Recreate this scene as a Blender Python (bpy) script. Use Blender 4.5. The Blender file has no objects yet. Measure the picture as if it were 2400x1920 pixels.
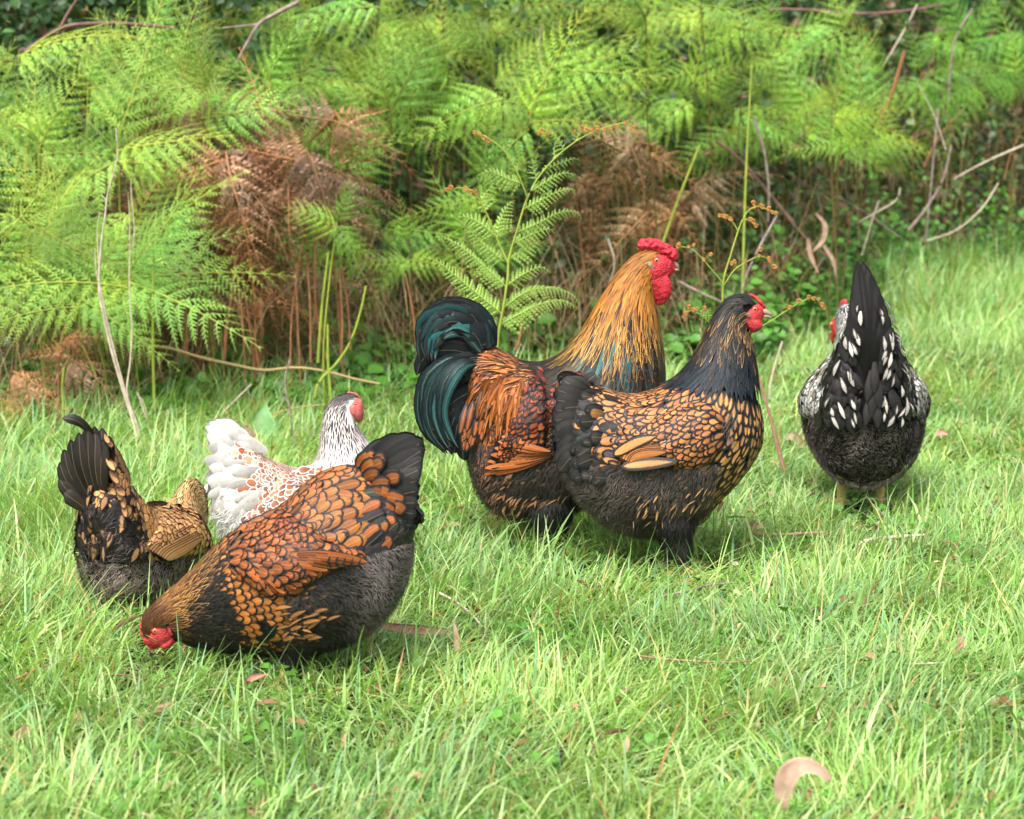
import bpy, math
import numpy as np

# ------------------------------------------------------------------ camera, light, exposure
SC = bpy.context.scene
CAM_H, FPX, PITCH = 1.10, 5400.0, math.atan((960 - 102) / 5400.0)
cam_d = bpy.data.cameras.new("camera")
cam = bpy.data.objects.new("camera", cam_d)
SC.collection.objects.link(cam)
cam.location = (0, 0, CAM_H)
cam.rotation_euler = (math.radians(90) - PITCH, 0, 0)
cam_d.sensor_width = 36.0
cam_d.lens = 36.0 * FPX / 2400.0
cam_d.clip_start, cam_d.clip_end = 0.1, 400
cam_d.dof.use_dof = True
cam_d.dof.focus_distance = 4.55
cam_d.dof.aperture_fstop = 6.3
SC.camera = cam
SC.render.resolution_x, SC.render.resolution_y = 1024, 819

SUN_EL, SUN_AZ = math.radians(58), math.radians(205)     # high soft sun, behind the camera a little to the left
world = bpy.data.worlds.new("World")
SC.world = world
world.use_nodes = True
wn = world.node_tree.nodes
bg = wn["Background"]
sky = wn.new("ShaderNodeTexSky")
sky.sky_type = 'NISHITA'
sky.sun_disc = False
sky.sun_elevation = SUN_EL
sky.sun_rotation = SUN_AZ
sky.air_density, sky.dust_density, sky.ozone_density = 1.0, 5.0, 0.6
hsv = wn.new("ShaderNodeHueSaturation")
hsv.inputs['Saturation'].default_value = 0.45           # bright thin overcast: a whiter sky
world.node_tree.links.new(sky.outputs[0], hsv.inputs['Color'])
world.node_tree.links.new(hsv.outputs[0], bg.inputs['Color'])
bg.inputs['Strength'].default_value = 0.135
sun_d = bpy.data.lights.new("sun", 'SUN')
sun_d.energy, sun_d.angle, sun_d.color = 2.1, math.radians(24), (1.0, 0.965, 0.91)
sun = bpy.data.objects.new("sun", sun_d)
SC.collection.objects.link(sun)
sun.rotation_euler = (math.radians(90) - SUN_EL, 0, math.pi - SUN_AZ + math.radians(0))
SC.view_settings.view_transform = 'Standard'
SC.view_settings.look = 'None'
SC.view_settings.exposure = 1.2
SC.view_settings.gamma = 1.0
SC.cycles.max_bounces = 8
SC.cycles.diffuse_bounces = 3
SC.cycles.transmission_bounces = 4
SC.cycles.transparent_max_bounces = 4

rng = np.random.default_rng(11)
COL = SC.collection

# ------------------------------------------------------------------ picture point -> place in the world
_f = np.array([0, math.cos(PITCH), -math.sin(PITCH)])
_u = np.array([0, math.sin(PITCH), math.cos(PITCH)])
_r = np.array([1.0, 0, 0])
_c = np.array([0, 0, CAM_H])


def ray(px, py):
    return _f + _r * ((px - 1200) / FPX) + _u * ((960 - py) / FPX)


def at(px, py, Y):
    d = ray(px, py)
    return _c + d * (Y / d[1])


def ground(px, py, z=0.0):
    d = ray(px, py)
    return _c + d * ((z - CAM_H) / d[2])


# ------------------------------------------------------------------ mesh helpers
def make(name, V, F, mat=None, parent=None, attrs=None, smooth=True, link=True):
    """V (n,3); F list of int arrays (m,k), one per face size."""
    V = np.ascontiguousarray(V, dtype=np.float32)
    Fs = [np.asarray(f, dtype=np.int32) for f in (F if isinstance(F, list) else [F]) if len(f)]
    me = bpy.data.meshes.new(name)
    me.vertices.add(len(V))
    me.vertices.foreach_set("co", V.ravel())
    loops = np.concatenate([f.ravel() for f in Fs])
    tot = np.concatenate([np.full(len(f), f.shape[1], dtype=np.int32) for f in Fs])
    st = np.concatenate([[0], np.cumsum(tot)[:-1]]).astype(np.int32)
    me.loops.add(len(loops))
    me.loops.foreach_set("vertex_index", loops)
    me.polygons.add(len(tot))
    me.polygons.foreach_set("loop_start", st)
    me.polygons.foreach_set("loop_total", tot)
    me.update(calc_edges=True)
    if smooth:
        me.polygons.foreach_set("use_smooth", np.ones(len(tot), dtype=bool))
    for k, (typ, arr) in (attrs or {}).items():
        a = me.attributes.new(k, typ, 'POINT')
        a.data.foreach_set('color' if 'COLOR' in typ else ('vector' if 'VECTOR' in typ else 'value'),
                           np.ascontiguousarray(arr, dtype=np.float32).ravel())
    ob = bpy.data.objects.new(name, me)
    if mat:
        me.materials.append(mat)
    if link:
        COL.objects.link(ob)
    if parent:
        ob.parent = parent
    return ob


def tag(o, label=None, cat=None, group=None, kind=None):
    if label: o['label'] = label
    if cat: o['category'] = cat
    if group: o['group'] = group
    if kind: o['kind'] = kind
    return o


def empty(name, loc, rz=0.0):
    o = bpy.data.objects.new(name, None)
    COL.objects.link(o)
    o.location = loc
    o.rotation_euler = (0, 0, rz)
    o.empty_display_size = 0.05
    return o


def nrm(a):
    return a / (np.linalg.norm(a, axis=-1, keepdims=True) + 1e-12)


def crom(S, m):
    """Catmull-Rom through the rows of S, m samples; returns samples and parameter."""
    S = np.asarray(S, float)
    n = len(S)
    P = np.vstack([2 * S[0] - S[1], S, 2 * S[-1] - S[-2]])
    t = np.linspace(0, n - 1, m)
    i = np.minimum(t.astype(int), n - 2)
    f = (t - i)[:, None]
    a, b, c, d = P[i], P[i + 1], P[i + 2], P[i + 3]
    return 0.5 * ((2 * b) + (c - a) * f + (2 * a - 5 * b + 4 * c - d) * f ** 2 + (3 * b - 3 * c + d - a) * f ** 3), t


def vnoise(p, s, seed=0.0):
    """cheap smooth pseudo-noise of points p at scale s (metres)"""
    q = p / s
    x, y, z = q[..., 0] + seed, q[..., 1] - seed * 1.7, q[..., 2] + seed * 0.6
    return (np.sin(x * 1.7 + 1.3 * np.sin(y * 1.1 + z)) + np.sin(y * 2.3 + 1.1 * np.sin(z * 1.3 - x)) + np.sin(z * 1.9 + 1.2 * np.sin(x * 0.9 + y))) / 3


def tube(pts, rad, n=8, jitter=0.0, m=None):
    """verts, quads of a tube along pts with radii rad"""
    pts = np.asarray(pts, float)
    rad = np.broadcast_to(np.asarray(rad, float), (len(pts),))
    if m:
        a, _ = crom(np.hstack([pts, rad[:, None]]), m)
        pts, rad = a[:, :3], np.abs(a[:, 3])
    T = nrm(np.gradient(pts, axis=0))
    ref = np.where(np.abs(T[:, 2:3]) > 0.9, np.array([[1.0, 0, 0]]), np.array([[0, 0, 1.0]]))
    A = nrm(np.cross(T, ref)); B = np.cross(T, A)
    th = np.linspace(0, 2 * math.pi, n, endpoint=False)
    R = rad[:, None] * (1 + jitter * rng.normal(size=(len(pts), n)))
    V = pts[:, None] + R[..., None] * (np.cos(th)[None, :, None] * A[:, None] + np.sin(th)[None, :, None] * B[:, None])
    k = len(pts)
    i, j = np.meshgrid(np.arange(k - 1), np.arange(n), indexing='ij')
    i, j = i.ravel(), j.ravel()
    j2 = (j + 1) % n
    Q = np.stack([i * n + j, i * n + j2, (i + 1) * n + j2, (i + 1) * n + j], 1)
    return V.reshape(-1, 3), Q


def join(parts):
    Vs, Qs, o = [], [], 0
    for V, Q in parts:
        Vs.append(V); Qs.append(np.asarray(Q) + o); o += len(V)
    return np.vstack(Vs), np.vstack(Qs)


# ------------------------------------------------------------------ materials
def new_mat(name):
    m = bpy.data.materials.new(name)
    m.use_nodes = True
    nt = m.node_tree
    return m, nt, nt.nodes['Principled BSDF'], nt.nodes['Material Output']


def N(nt, typ, **kw):
    n = nt.nodes.new(typ)
    for k, v in kw.items():
        setattr(n, k, v)
    return n


def attr(nt, name):
    return N(nt, 'ShaderNodeAttribute', attribute_name=name)


def mathn(nt, op, a, b=None, c=None, clamp=False):
    n = N(nt, 'ShaderNodeMath', operation=op, use_clamp=clamp)
    for i, v in enumerate((a, b, c)):
        if v is None: continue
        if isinstance(v, (int, float)): n.inputs[i].default_value = v
        else: nt.links.new(v, n.inputs[i])
    return n.outputs[0]


def mixc(nt, fac, a, b, typ='MIX'):
    n = N(nt, 'ShaderNodeMix', data_type='RGBA', blend_type=typ)
    for s, v in ((n.inputs[0], fac), (n.inputs[6], a), (n.inputs[7], b)):
        if isinstance(v, (int, float)): s.default_value = v
        elif isinstance(v, tuple): s.default_value = (*v, 1) if len(v) == 3 else v
        else: nt.links.new(v, s)
    return n.outputs[2]


def ramp01(nt, x, lo, hi):
    n = N(nt, 'ShaderNodeMapRange', interpolation_type='SMOOTHSTEP')
    nt.links.new(x, n.inputs[0])
    n.inputs[1].default_value, n.inputs[2].default_value = lo, hi
    return n.outputs[0]


def noise(nt, scale, detail=3.0, coord=None, rough=0.55):
    n = N(nt, 'ShaderNodeTexNoise')
    n.inputs['Scale'].default_value = scale
    n.inputs['Detail'].default_value = detail
    n.inputs['Roughness'].default_value = rough
    if coord: nt.links.new(coord, n.inputs['Vector'])
    return n.outputs[0]


def objc(nt):
    return N(nt, 'ShaderNodeTexCoord').outputs['Object']


def feather_material():
    m, nt, b, out = new_mat("laced feather")
    fd, ca, cb = attr(nt, 'fd'), attr(nt, 'ca'), attr(nt, 'cb')
    sep = N(nt, 'ShaderNodeSeparateXYZ'); nt.links.new(fd.outputs['Vector'], sep.inputs[0])
    nz = noise(nt, 650, 3, objc(nt), .7)
    x = mathn(nt, 'ADD', sep.outputs[0], mathn(nt, 'MULTIPLY', mathn(nt, 'SUBTRACT', nz, 0.5), 1.5))
    inner = ramp01(nt, x, 0.75, 1.3)
    rnd = cb.outputs['Alpha']
    var = mathn(nt, 'ADD', mathn(nt, 'MULTIPLY', rnd, 0.45), 0.78)
    ca2 = mixc(nt, 1.0, ca.outputs['Color'], var, 'MULTIPLY')
    # fine barbs running out from the shaft
    barb = mathn(nt, 'SINE', mathn(nt, 'ADD', mathn(nt, 'MULTIPLY', sep.outputs[1], 150), mathn(nt, 'MULTIPLY', sep.outputs[2], -2.2)))
    grad = ramp01(nt, sep.outputs[1], 0.35, 1.0)
    ca2 = mixc(nt, mathn(nt, 'MULTIPLY', mathn(nt, 'SUBTRACT', 1.0, grad), 0.45), ca2, mixc(nt, 1.0, ca2, (0.5, 0.42, 0.36), 'MULTIPLY'))
    pn = noise(nt, 130, 3, objc(nt))
    ca2 = mixc(nt, mathn(nt, 'MULTIPLY', ramp01(nt, pn, 0.45, 0.75), 0.35), ca2, mixc(nt, 1.0, ca2, (0.6, 0.5, 0.42), 'MULTIPLY'))
    ca3 = mixc(nt, mathn(nt, 'ADD', mathn(nt, 'MULTIPLY', barb, 0.16), 0.16), ca2, mixc(nt, 1.0, ca2, (0.35, 0.33, 0.3), 'MULTIPLY'))
    col = mixc(nt, inner, cb.outputs['Color'], ca3)
    shaft = mathn(nt, 'MULTIPLY', mathn(nt, 'SUBTRACT', 1.0, ramp01(nt, sep.outputs[2], 0.6, 1.4)), inner)
    col = mixc(nt, mathn(nt, 'MULTIPLY', shaft, 0.45), col, mixc(nt, 1.0, col, (0.28, 0.22, 0.12), 'ADD'))
    nt.links.new(col, b.inputs['Base Color'])
    nt.links.new(ca.outputs['Alpha'], b.inputs['Metallic'])
    b.inputs['Roughness'].default_value = 0.45
    b.inputs['Specular IOR Level'].default_value = 0.26
    bump = N(nt, 'ShaderNodeBump'); bump.inputs['Strength'].default_value = 0.25; bump.inputs['Distance'].default_value = 0.0006
    nt.links.new(barb, bump.inputs['Height']); nt.links.new(bump.outputs[0], b.inputs['Normal'])
    return m


def down_material():
    m, nt, b, out = new_mat("fluffy down")
    ca = attr(nt, 'ca')
    nt.links.new(ca.outputs['Color'], b.inputs['Base Color'])
    b.inputs['Roughness'].default_value = 0.75
    b.inputs['Specular IOR Level'].default_value = 0.15
    return m


def plain_material(name, c, rough=0.6, spec=0.3, c2=None, scale=60, bump=0.0, bscale=200, bdist=0.001, sss=0.0):
    m, nt, b, out = new_mat(name)
    co = objc(nt)
    if c2:
        nt.links.new(mixc(nt, ramp01(nt, noise(nt, scale, 4, co), 0.35, 0.65), c, c2), b.inputs['Base Color'])
    else:
        b.inputs['Base Color'].default_value = (*c, 1)
    b.inputs['Roughness'].default_value = rough
    b.inputs['Specular IOR Level'].default_value = spec
    if sss:
        b.inputs['Subsurface Weight'].default_value = sss
        b.inputs['Subsurface Radius'].default_value = (0.004, 0.001, 0.0006)
        b.inputs['Subsurface Scale'].default_value = 1.0
    if bump:
        bp = N(nt, 'ShaderNodeBump'); bp.inputs['Strength'].default_value = bump; bp.inputs['Distance'].default_value = bdist
        v = N(nt, 'ShaderNodeTexVoronoi'); v.inputs['Scale'].default_value = bscale
        nt.links.new(co, v.inputs['Vector'])
        nt.links.new(v.outputs['Distance'], bp.inputs['Height']); nt.links.new(bp.outputs[0], b.inputs['Normal'])
    return m


M_FEATHER, M_DOWN = feather_material(), down_material()
M_UNDER = plain_material("under plumage black", (0.012, 0.011, 0.011), 0.8, 0.1)
M_UNDERW = plain_material("under plumage white", (0.70, 0.68, 0.66), 0.8, 0.1)
M_COMB = plain_material("red comb skin", (0.56, 0.030, 0.050), 0.55, 0.35, (0.36, 0.014, 0.022), 110, 0.9, 300, 0.0022, 0.12)
M_COMBH = plain_material("pink red hen skin", (0.52, 0.050, 0.055), 0.55, 0.3, (0.33, 0.026, 0.030), 130, 0.8, 380, 0.0016, 0.12)
M_COMBP = plain_material("pale pink hen skin", (0.50, 0.155, 0.135), 0.6, 0.2, (0.36, 0.075, 0.065), 90, 0.4, 420, 0.001, 0.15)
M_HORN = plain_material("horn beak", (0.55, 0.43, 0.24), 0.35, 0.5, (0.30, 0.24, 0.16), 60)
M_HORND = plain_material("dark horn beak", (0.16, 0.12, 0.10), 0.35, 0.5, (0.38, 0.26, 0.17), 60)
M_IRIS = plain_material("orange iris", (0.55, 0.17, 0.05), 0.15, 0.6)
M_PUPIL = plain_material("black pupil", (0.004, 0.004, 0.004), 0.05, 0.8)
M_LEG = plain_material("yellow leg scales", (0.62, 0.42, 0.12), 0.5, 0.4, (0.72, 0.55, 0.25), 120, 0.4, 260, 0.0008)
M_LOBE = plain_material("dusky ear feathers", (0.30, 0.20, 0.10), 0.8, 0.1, (0.08, 0.05, 0.03), 150, 0.5, 400, 0.001)
# ------------------------------------------------------------------ lofted bodies and plumage
class Loft:
    """A closed body through stations (Tx,Tz,Bx,Bz,halfwidth,ycentre,taper): top and bottom point of each slice in the bird's
    side plane, its half width, sideways offset and how much it narrows towards the top. theta 0 = top, pi/2 = left side."""
    def __init__(self, st, nt=120, nth=64, power=2.15, side=0, body=None):
        S, self.tt = crom(st, nt)
        S[:, 4] = np.maximum(S[:, 4], 1e-4)
        th = np.linspace(0, 2 * math.pi, nth + 1)
        c, s = np.cos(th), np.sin(th)
        cc = np.sign(c) * np.abs(c) ** (2 / power)
        ss = np.sign(s) * np.abs(s) ** (2 / power)
        T = S[:, 0:2]; B = S[:, 2:4]
        mid, half = (T + B) / 2, (T - B) / 2
        xz = mid[:, None] + half[:, None] * cc[None, :, None]
        wid = S[:, 4:5] * ss[None] * (1 - S[:, 6:7] * (1 + cc[None]) / 2)
        y = S[:, 5:6] + wid
        if body is not None:                                   # a wing laid on the body's side
            yb = body.side_y(xz.reshape(-1, 2)).reshape(xz.shape[:2])
            y = (yb + wid)
            if side < 0: y = -y
        self.P = np.stack([xz[..., 0], y, xz[..., 1]], -1)
        self.nt, self.nth, self.S = nt, nth, S
        self.C = np.stack([mid[:, 0], S[:, 5], mid[:, 1]], -1)
        self.finish(side)

    def finish(self, side=0):
        P = self.P
        dt = np.gradient(P, self.tt, axis=0)
        dth = (np.roll(P[:, :-1], -1, 1) - np.roll(P[:, :-1], 1, 1)) / (4 * math.pi / self.nth)
        dth = np.concatenate([dth, dth[:, :1]], 1)
        n = nrm(np.cross(dt, dth))
        k = slice(self.nt // 4, 3 * self.nt // 4)
        cen = P[:, :-1].mean(1, keepdims=True)
        if np.sum(n[k] * (P[k] - cen[k])) < 0: n = -n
        self.Nn, self.dt, self.dth = n, dt, dth
        self.mt = np.maximum(np.linalg.norm(dt, axis=-1), 1e-4)
        self.mth = np.maximum(np.linalg.norm(dth, axis=-1), 1e-4)

    def side_y(self, q):
        """body half width (as a positive y) over side-plane points q"""
        h = self.nth // 2
        A = self.P[::2, 2:h - 1:2].reshape(-1, 3)
        d = (q[:, None, 0] - A[None, :, 0]) ** 2 + (q[:, None, 1] - A[None, :, 2]) ** 2
        w = 1 / (d + 1e-5) ** 2
        return (w * A[None, :, 1]).sum(1) / w.sum(1)

    def _smp(self, G, t, th):
        x = np.clip(np.interp(t, self.tt, np.arange(self.nt)), 0, self.nt - 1.001)
        y = (th % (2 * math.pi)) / (2 * math.pi) * self.nth
        i, j = x.astype(int), np.minimum(y.astype(int), self.nth - 1)
        f, g = x - i, y - j
        if G.ndim == 3: f, g = f[..., None], g[..., None]
        return G[i, j] * (1 - f) * (1 - g) + G[i + 1, j] * f * (1 - g) + G[i, j + 1] * (1 - f) * g + G[i + 1, j + 1] * f * g

    def mesh(self, name, mat, parent=None, inset=0.0, bump=0.0, bs=0.01):
        P = self.P[:, :-1] - self.Nn[:, :-1] * inset
        if bump: P = P + self.Nn[:, :-1] * (bump * vnoise(P, bs)[..., None])
        nt, n = self.nt, self.nth
        i, j = np.meshgrid(np.arange(nt - 1), np.arange(n), indexing='ij')
        i, j = i.ravel(), j.ravel(); j2 = (j + 1) % n
        Q = np.stack([i * n + j, i * n + j2, (i + 1) * n + j2, (i + 1) * n + j], 1)
        caps = [np.arange(n)[None, :], (np.arange(n)[::-1] + (nt - 1) * n)[None, :]]
        return make(name, P.reshape(-1, 3), [Q] + caps, mat, parent)


PROF = {}
_v = np.array([0, .25, .48, .66, .8, .91, .97, 1.0])
PROF['round'] = (_v, np.where(_v < .6, .4 + .6 * np.clip(_v / .6, 0, 1), np.sqrt(np.maximum(0, 1 - ((_v - .6) / .4) ** 2)) * .97 + .0), np.linspace(-1, 1, 5))
PROF['leaf'] = (_v, np.array([.4, .72, .98, .96, .76, .48, .27, .05]), np.linspace(-1, 1, 5))
_v = np.array([0, .3, .55, .75, .9, 1.0])
PROF['hackle'] = (_v, np.array([.7, 1, .92, .66, .34, .04]), np.linspace(-1, 1, 3))
_w = np.array([0, .12, .28, .45, .6, .75, .87, .95, 1.0]); _v = np.array([0, .06, .13, .21, .3, .39, .48, .57, .66, .74, .81, .88, .93, .97, 1.0])
PROF['quill'] = (_v, np.interp(_v, _w, [.25, .6, .85, .98, 1, .97, .82, .55, .08]), np.linspace(-1, 1, 5))
PROF['sickle'] = (_v, np.interp(_v, _w, [.6, .85, 1, 1, .95, .85, .62, .38, .05]), np.linspace(-1, 1, 5))
_v = np.array([0, .5, 1.0])
PROF['down'] = (_v, np.array([1, .8, .12]), np.array([-1.0, 1.0]))


class Plumage:
    def __init__(self):
        self.V, self.Q, self.fd, self.ca, self.cb, self.n = [], [], [], [], [], 0

    def add(self, C, Sd, Nr, v, w, u, W, L, ca, cb, lace, shaft, cup=0.25):
        """C,Sd,Nr (N,R,3) centre line, side and normal; W,L,lace (N,)"""
        Nf, R = C.shape[:2]; K = len(u)
        ww = W[:, None] * w[None]                                # N,R
        V = C[:, :, None] + Sd[:, :, None] * (ww[..., None] * u)[..., None] - Nr[:, :, None] * (cup * ww[..., None] * (u ** 2))[..., None]
        lat = (1 - np.abs(u))[None, None] * ww[..., None]
        tip = ((1 - v) * L[:, None])[..., None] * 0.9
        d = np.minimum(lat, tip) / np.maximum(lace, 1e-5)[:, None, None]
        sh = np.abs(u)[None, None] * ww[..., None] / 0.00045 + np.where(shaft, 0, 20)[:, None, None]
        fd = np.stack([d, np.broadcast_to(v[None, :, None], d.shape), np.broadcast_to(sh, d.shape)], -1)
        i, j = np.meshgrid(np.arange(R - 1), np.arange(K - 1), indexing='ij')
        q = np.stack([i * K + j, i * K + j + 1, (i + 1) * K + j + 1, (i + 1) * K + j], -1).reshape(-1, 4)
        Q = (q[None] + (np.arange(Nf) * R * K)[:, None, None]).reshape(-1, 4) + self.n
        self.V.append(V.reshape(-1, 3)); self.Q.append(Q); self.fd.append(fd.reshape(-1, 3))
        rep = R * K
        self.ca.append(np.repeat(ca, rep, 0)); self.cb.append(np.repeat(cb, rep, 0))
        self.n += Nf * rep

    def build(self, name, parent, mat=None):
        if not self.V: return None
        return make(name, np.vstack(self.V), np.vstack(self.Q), mat or M_FEATHER, parent,
                    {'fd': ('FLOAT_VECTOR', np.vstack(self.fd)), 'ca': ('FLOAT_COLOR', np.vstack(self.ca)), 'cb': ('FLOAT_COLOR', np.vstack(self.cb))})


def fv(f, *a):
    return f(*a) if callable(f) else f


def cover(pl, L, t0, t1, ln, wd, colour, th=(0, 2 * math.pi), phi=0.0, lift=0.004, prof='round', rs=0.5, cs=1.35, jit=0.25,
          base=0.0, mask=None, phij=0.08, bow=0.0, cup=0.10):
    """Rows of overlapping feathers over part of a loft, growing along +t turned by phi towards the belly."""
    v, w, u = PROF[prof]
    T, H = [], []
    t = t0
    jj = [int(((th[0] + th[1]) / 2) / (2 * math.pi) * L.nth) % L.nth, L.nth // 4, 3 * L.nth // 4]
    row = 0
    while t < t1:
        tn = (t - t0) / max(t1 - t0, 1e-6)
        l, wv = fv(ln, t), fv(wd, t)
        ths = np.linspace(th[0], th[1], 200)
        m = L._smp(L.mth, np.full(200, t), ths)
        arc = np.concatenate([[0], np.cumsum((m[1:] + m[:-1]) / 2 * np.diff(ths))])
        n = max(1, int(arc[-1] / (wv * cs)))
        a = (np.arange(n) + (0.25 if row % 2 else 0.75) + jit * rng.uniform(-1, 1, n) * 0.6) / n * arc[-1]
        hh = np.interp(a, arc, ths)
        tt_ = t + jit * rng.uniform(-.5, .5, n) * l * rs / np.maximum(L._smp(L.mt, np.full(n, t), hh), 1e-3)
        T.append(tt_); H.append(hh)
        mm = np.mean([L._smp(L.mt, np.array([t]), np.array([k * 2 * math.pi / L.nth]))[0] for k in jj])
        t += l * rs / mm
        row += 1
    T, H = np.concatenate(T), np.concatenate(H)
    T = np.clip(T, t0 * 1.0, t1)
    p = L._smp(L.P, T, H)
    keep = np.ones(len(T), bool)
    if mask is not None: keep = mask(p, T, H)
    T, H, p = T[keep], H[keep], p[keep]
    if len(T) == 0: return
    nf = len(T)
    lv = np.array([fv(ln, x) for x in T]) * rng.uniform(.88, 1.12, nf)
    wv = np.array([fv(wd, x) for x in T]) * rng.uniform(.9, 1.1, nf)
    ph = (phi(p, T, H) if callable(phi) else np.full(nf, phi)) + rng.normal(0, phij, nf)
    sg = np.where((H % (2 * math.pi)) < math.pi, 1.0, -1.0)
    # walk the centre line over the surface
    C = np.zeros((nf, len(v), 3)); Sd = np.zeros_like(C); Nr = np.zeros_like(C)
    t_, h_ = T.copy(), H.copy()
    prev = None; lastn = None; lastd = None
    for k in range(len(v)):
        if k > 0:
            step = lv * (v[k] - v[k - 1])
            sub = 3
            for _ in range(sub):
                mt = np.maximum(L._smp(L.mt, t_, h_), 0.01); mth = np.maximum(L._smp(L.mth, t_, h_), 0.004)
                t_ = t_ + np.cos(ph) * step / sub / mt
                h_ = h_ + np.clip(sg * np.sin(ph) * step / sub / mth, -.4, .4)
        over = t_ > L.tt[-1] - 0.35
        c = L._smp(L.P, np.minimum(t_, L.tt[-1] - .01), h_); n = L._smp(L.Nn, np.minimum(t_, L.tt[-1] - .01), h_)
        if k > 0:
            step = (lv * (v[k] - v[k - 1]))[:, None]
            c = np.where(over[:, None], cprev + lastd * step, c)
            n = np.where(over[:, None], lastn, n)
            d = nrm(c - cprev)
            if k > 1: d = np.where(np.sum(d * lastd, -1, keepdims=True) < 0.3, lastd, d)
            c = cprev + d * step
        else:
            d = nrm(np.cos(ph)[:, None] * nrm(L._smp(L.dt, t_, h_)) + (sg * np.sin(ph))[:, None] * nrm(L._smp(L.dth, t_, h_)))
        cprev = c; lastd = d; lastn = n
        off = base + lift * .55 * (v[k] ** 1.2) + bow * math.sin(math.pi * v[k])
        C[:, k] = c + n * (off if np.isscalar(off) else off)
        Sd[:, k] = nrm(np.cross(n, d)); Nr[:, k] = n
    col = colour(p, T, H)
    ca = np.column_stack([col['ca'], np.broadcast_to(col.get('metal', 0.0), (nf,))])
    cb = np.column_stack([col['cb'], rng.uniform(0, 1, nf)])
    pl.add(C, Sd, Nr, v, w, u, wv, lv, ca, cb, np.broadcast_to(col.get('lace', .0025), (nf,)), np.broadcast_to(col.get('shaft', True), (nf,)), cup)


def quill(pl, pts, W, ca, cb, lace=0.002, metal=0.0, normal=(0, -1, 0), prof='quill', cup=0.08, shaft=True, twist=0.0):
    """one large feather along pts (K,3)"""
    v, w, u = PROF[prof]
    pts = np.asarray(pts, float)
    D, _ = crom(pts, 40)
    arc = np.concatenate([[0], np.cumsum(np.linalg.norm(np.diff(D, axis=0), axis=1))])
    C = np.stack([np.interp(v * arc[-1], arc, D[:, k]) for k in range(3)], -1)
    d = nrm(np.gradient(C, axis=0))
    n0 = np.asarray(normal, float)
    s = nrm(np.cross(np.broadcast_to(n0, d.shape), d)); n = np.cross(d, s)
    if twist:
        a = twist * v[:, None]
        s, n = s * np.cos(a) + n * np.sin(a), n * np.cos(a) - s * np.sin(a)
    pl.add(C[None], s[None], n[None], v, w, u, np.array([W]), np.array([arc[-1]]), np.array([[*ca, metal]]), np.array([[*cb, rng.uniform()]]),
           np.array([lace]), np.array([shaft]), cup)


def fluff(pl, L, t0, t1, n, ln, wd, colour, th=(0, 2 * math.pi), mask=None, droop=0.5, out=0.35, wild=0.5, base=0.004):
    """downy strands over part of a loft"""
    v, w, u = PROF['down']
    T = rng.uniform(t0, t1, n * 3); H = rng.uniform(th[0], th[1], n * 3)
    a = L._smp(L.mt, T, H) * L._smp(L.mth, T, H)
    T, H = (lambda k: (T[k], H[k]))(rng.uniform(0, np.percentile(a, 95), n * 3) < a)
    T, H = T[:n], H[:n]
    p = L._smp(L.P, T, H)
    if mask is not None:
        k = mask(p, T, H); T, H, p = T[k], H[k], p[k]
    nf = len(T)
    nn = L._smp(L.Nn, T, H)
    flow = nrm(L._smp(L.dt, T, H))
    down = np.array([0, 0, -1.0])
    cl = np.stack([vnoise(p, .022, s) for s in (1, 5, 9)], -1)
    d0 = nrm(flow * (1 - droop) + down * droop + cl * wild + rng.normal(0, wild * .45, (nf, 3)))
    d0 = nrm(d0 - nn * np.sum(d0 * nn, -1, keepdims=True) + nn * out)
    d1 = nrm(d0 - nn * out * .5 + down * .25 + cl * wild * .6)
    lv = ln * rng.uniform(.5, 1.25, nf)
    C = np.stack([p + nn * base, p + nn * base + d0 * lv[:, None] * .5, p + nn * base + d0 * lv[:, None] * .5 + d1 * lv[:, None] * .5], 1)
    Sd = nrm(np.cross(nn, d0) + rng.normal(0, .3, (nf, 3)))
    Sd = np.repeat(Sd[:, None], 3, 1); Nr = np.repeat(nn[:, None], 3, 1)
    col = colour(p, T, H)
    ca = np.column_stack([col, np.zeros(nf)])
    pl.add(C, Sd, Nr, v, w, u, np.full(nf, wd) * rng.uniform(.6, 1.3, nf), lv, ca, ca, np.full(nf, .001), np.zeros(nf, bool), 0)


def ticks(pl, body, fr, n, x0, x1, y0, y1, col, ln, wd, slope, lace=.0012, off=.013, sides=(1, -1)):
    """scattered slim pale feather centres over the down, hanging backwards and down"""
    for k in range(n):
        px, py = rng.uniform(x0, x1), rng.uniform(y0, y1)
        q = fr.S(body, px, py, off); h = q[1] - off
        l = ln * rng.uniform(.6, 1.3); a = slope + rng.normal(0, .25)
        dx, dz = -math.cos(a) * l, -math.sin(a) * l
        for sd in sides:
            quill(pl, [(q[0] - dx * .5, sd * (h + off * .8), q[2] - dz * .5), (q[0], sd * (h + off), q[2] + .002), (q[0] + dx * .5, sd * (h + off * .9), q[2] + dz * .5)], wd * rng.uniform(.6, 1.3),
                  np.array(col) * rng.uniform(.7, 1.15), (.03, .026, .024), lace, 0, normal=(0, sd, 0), prof='hackle', shaft=False)


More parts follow.
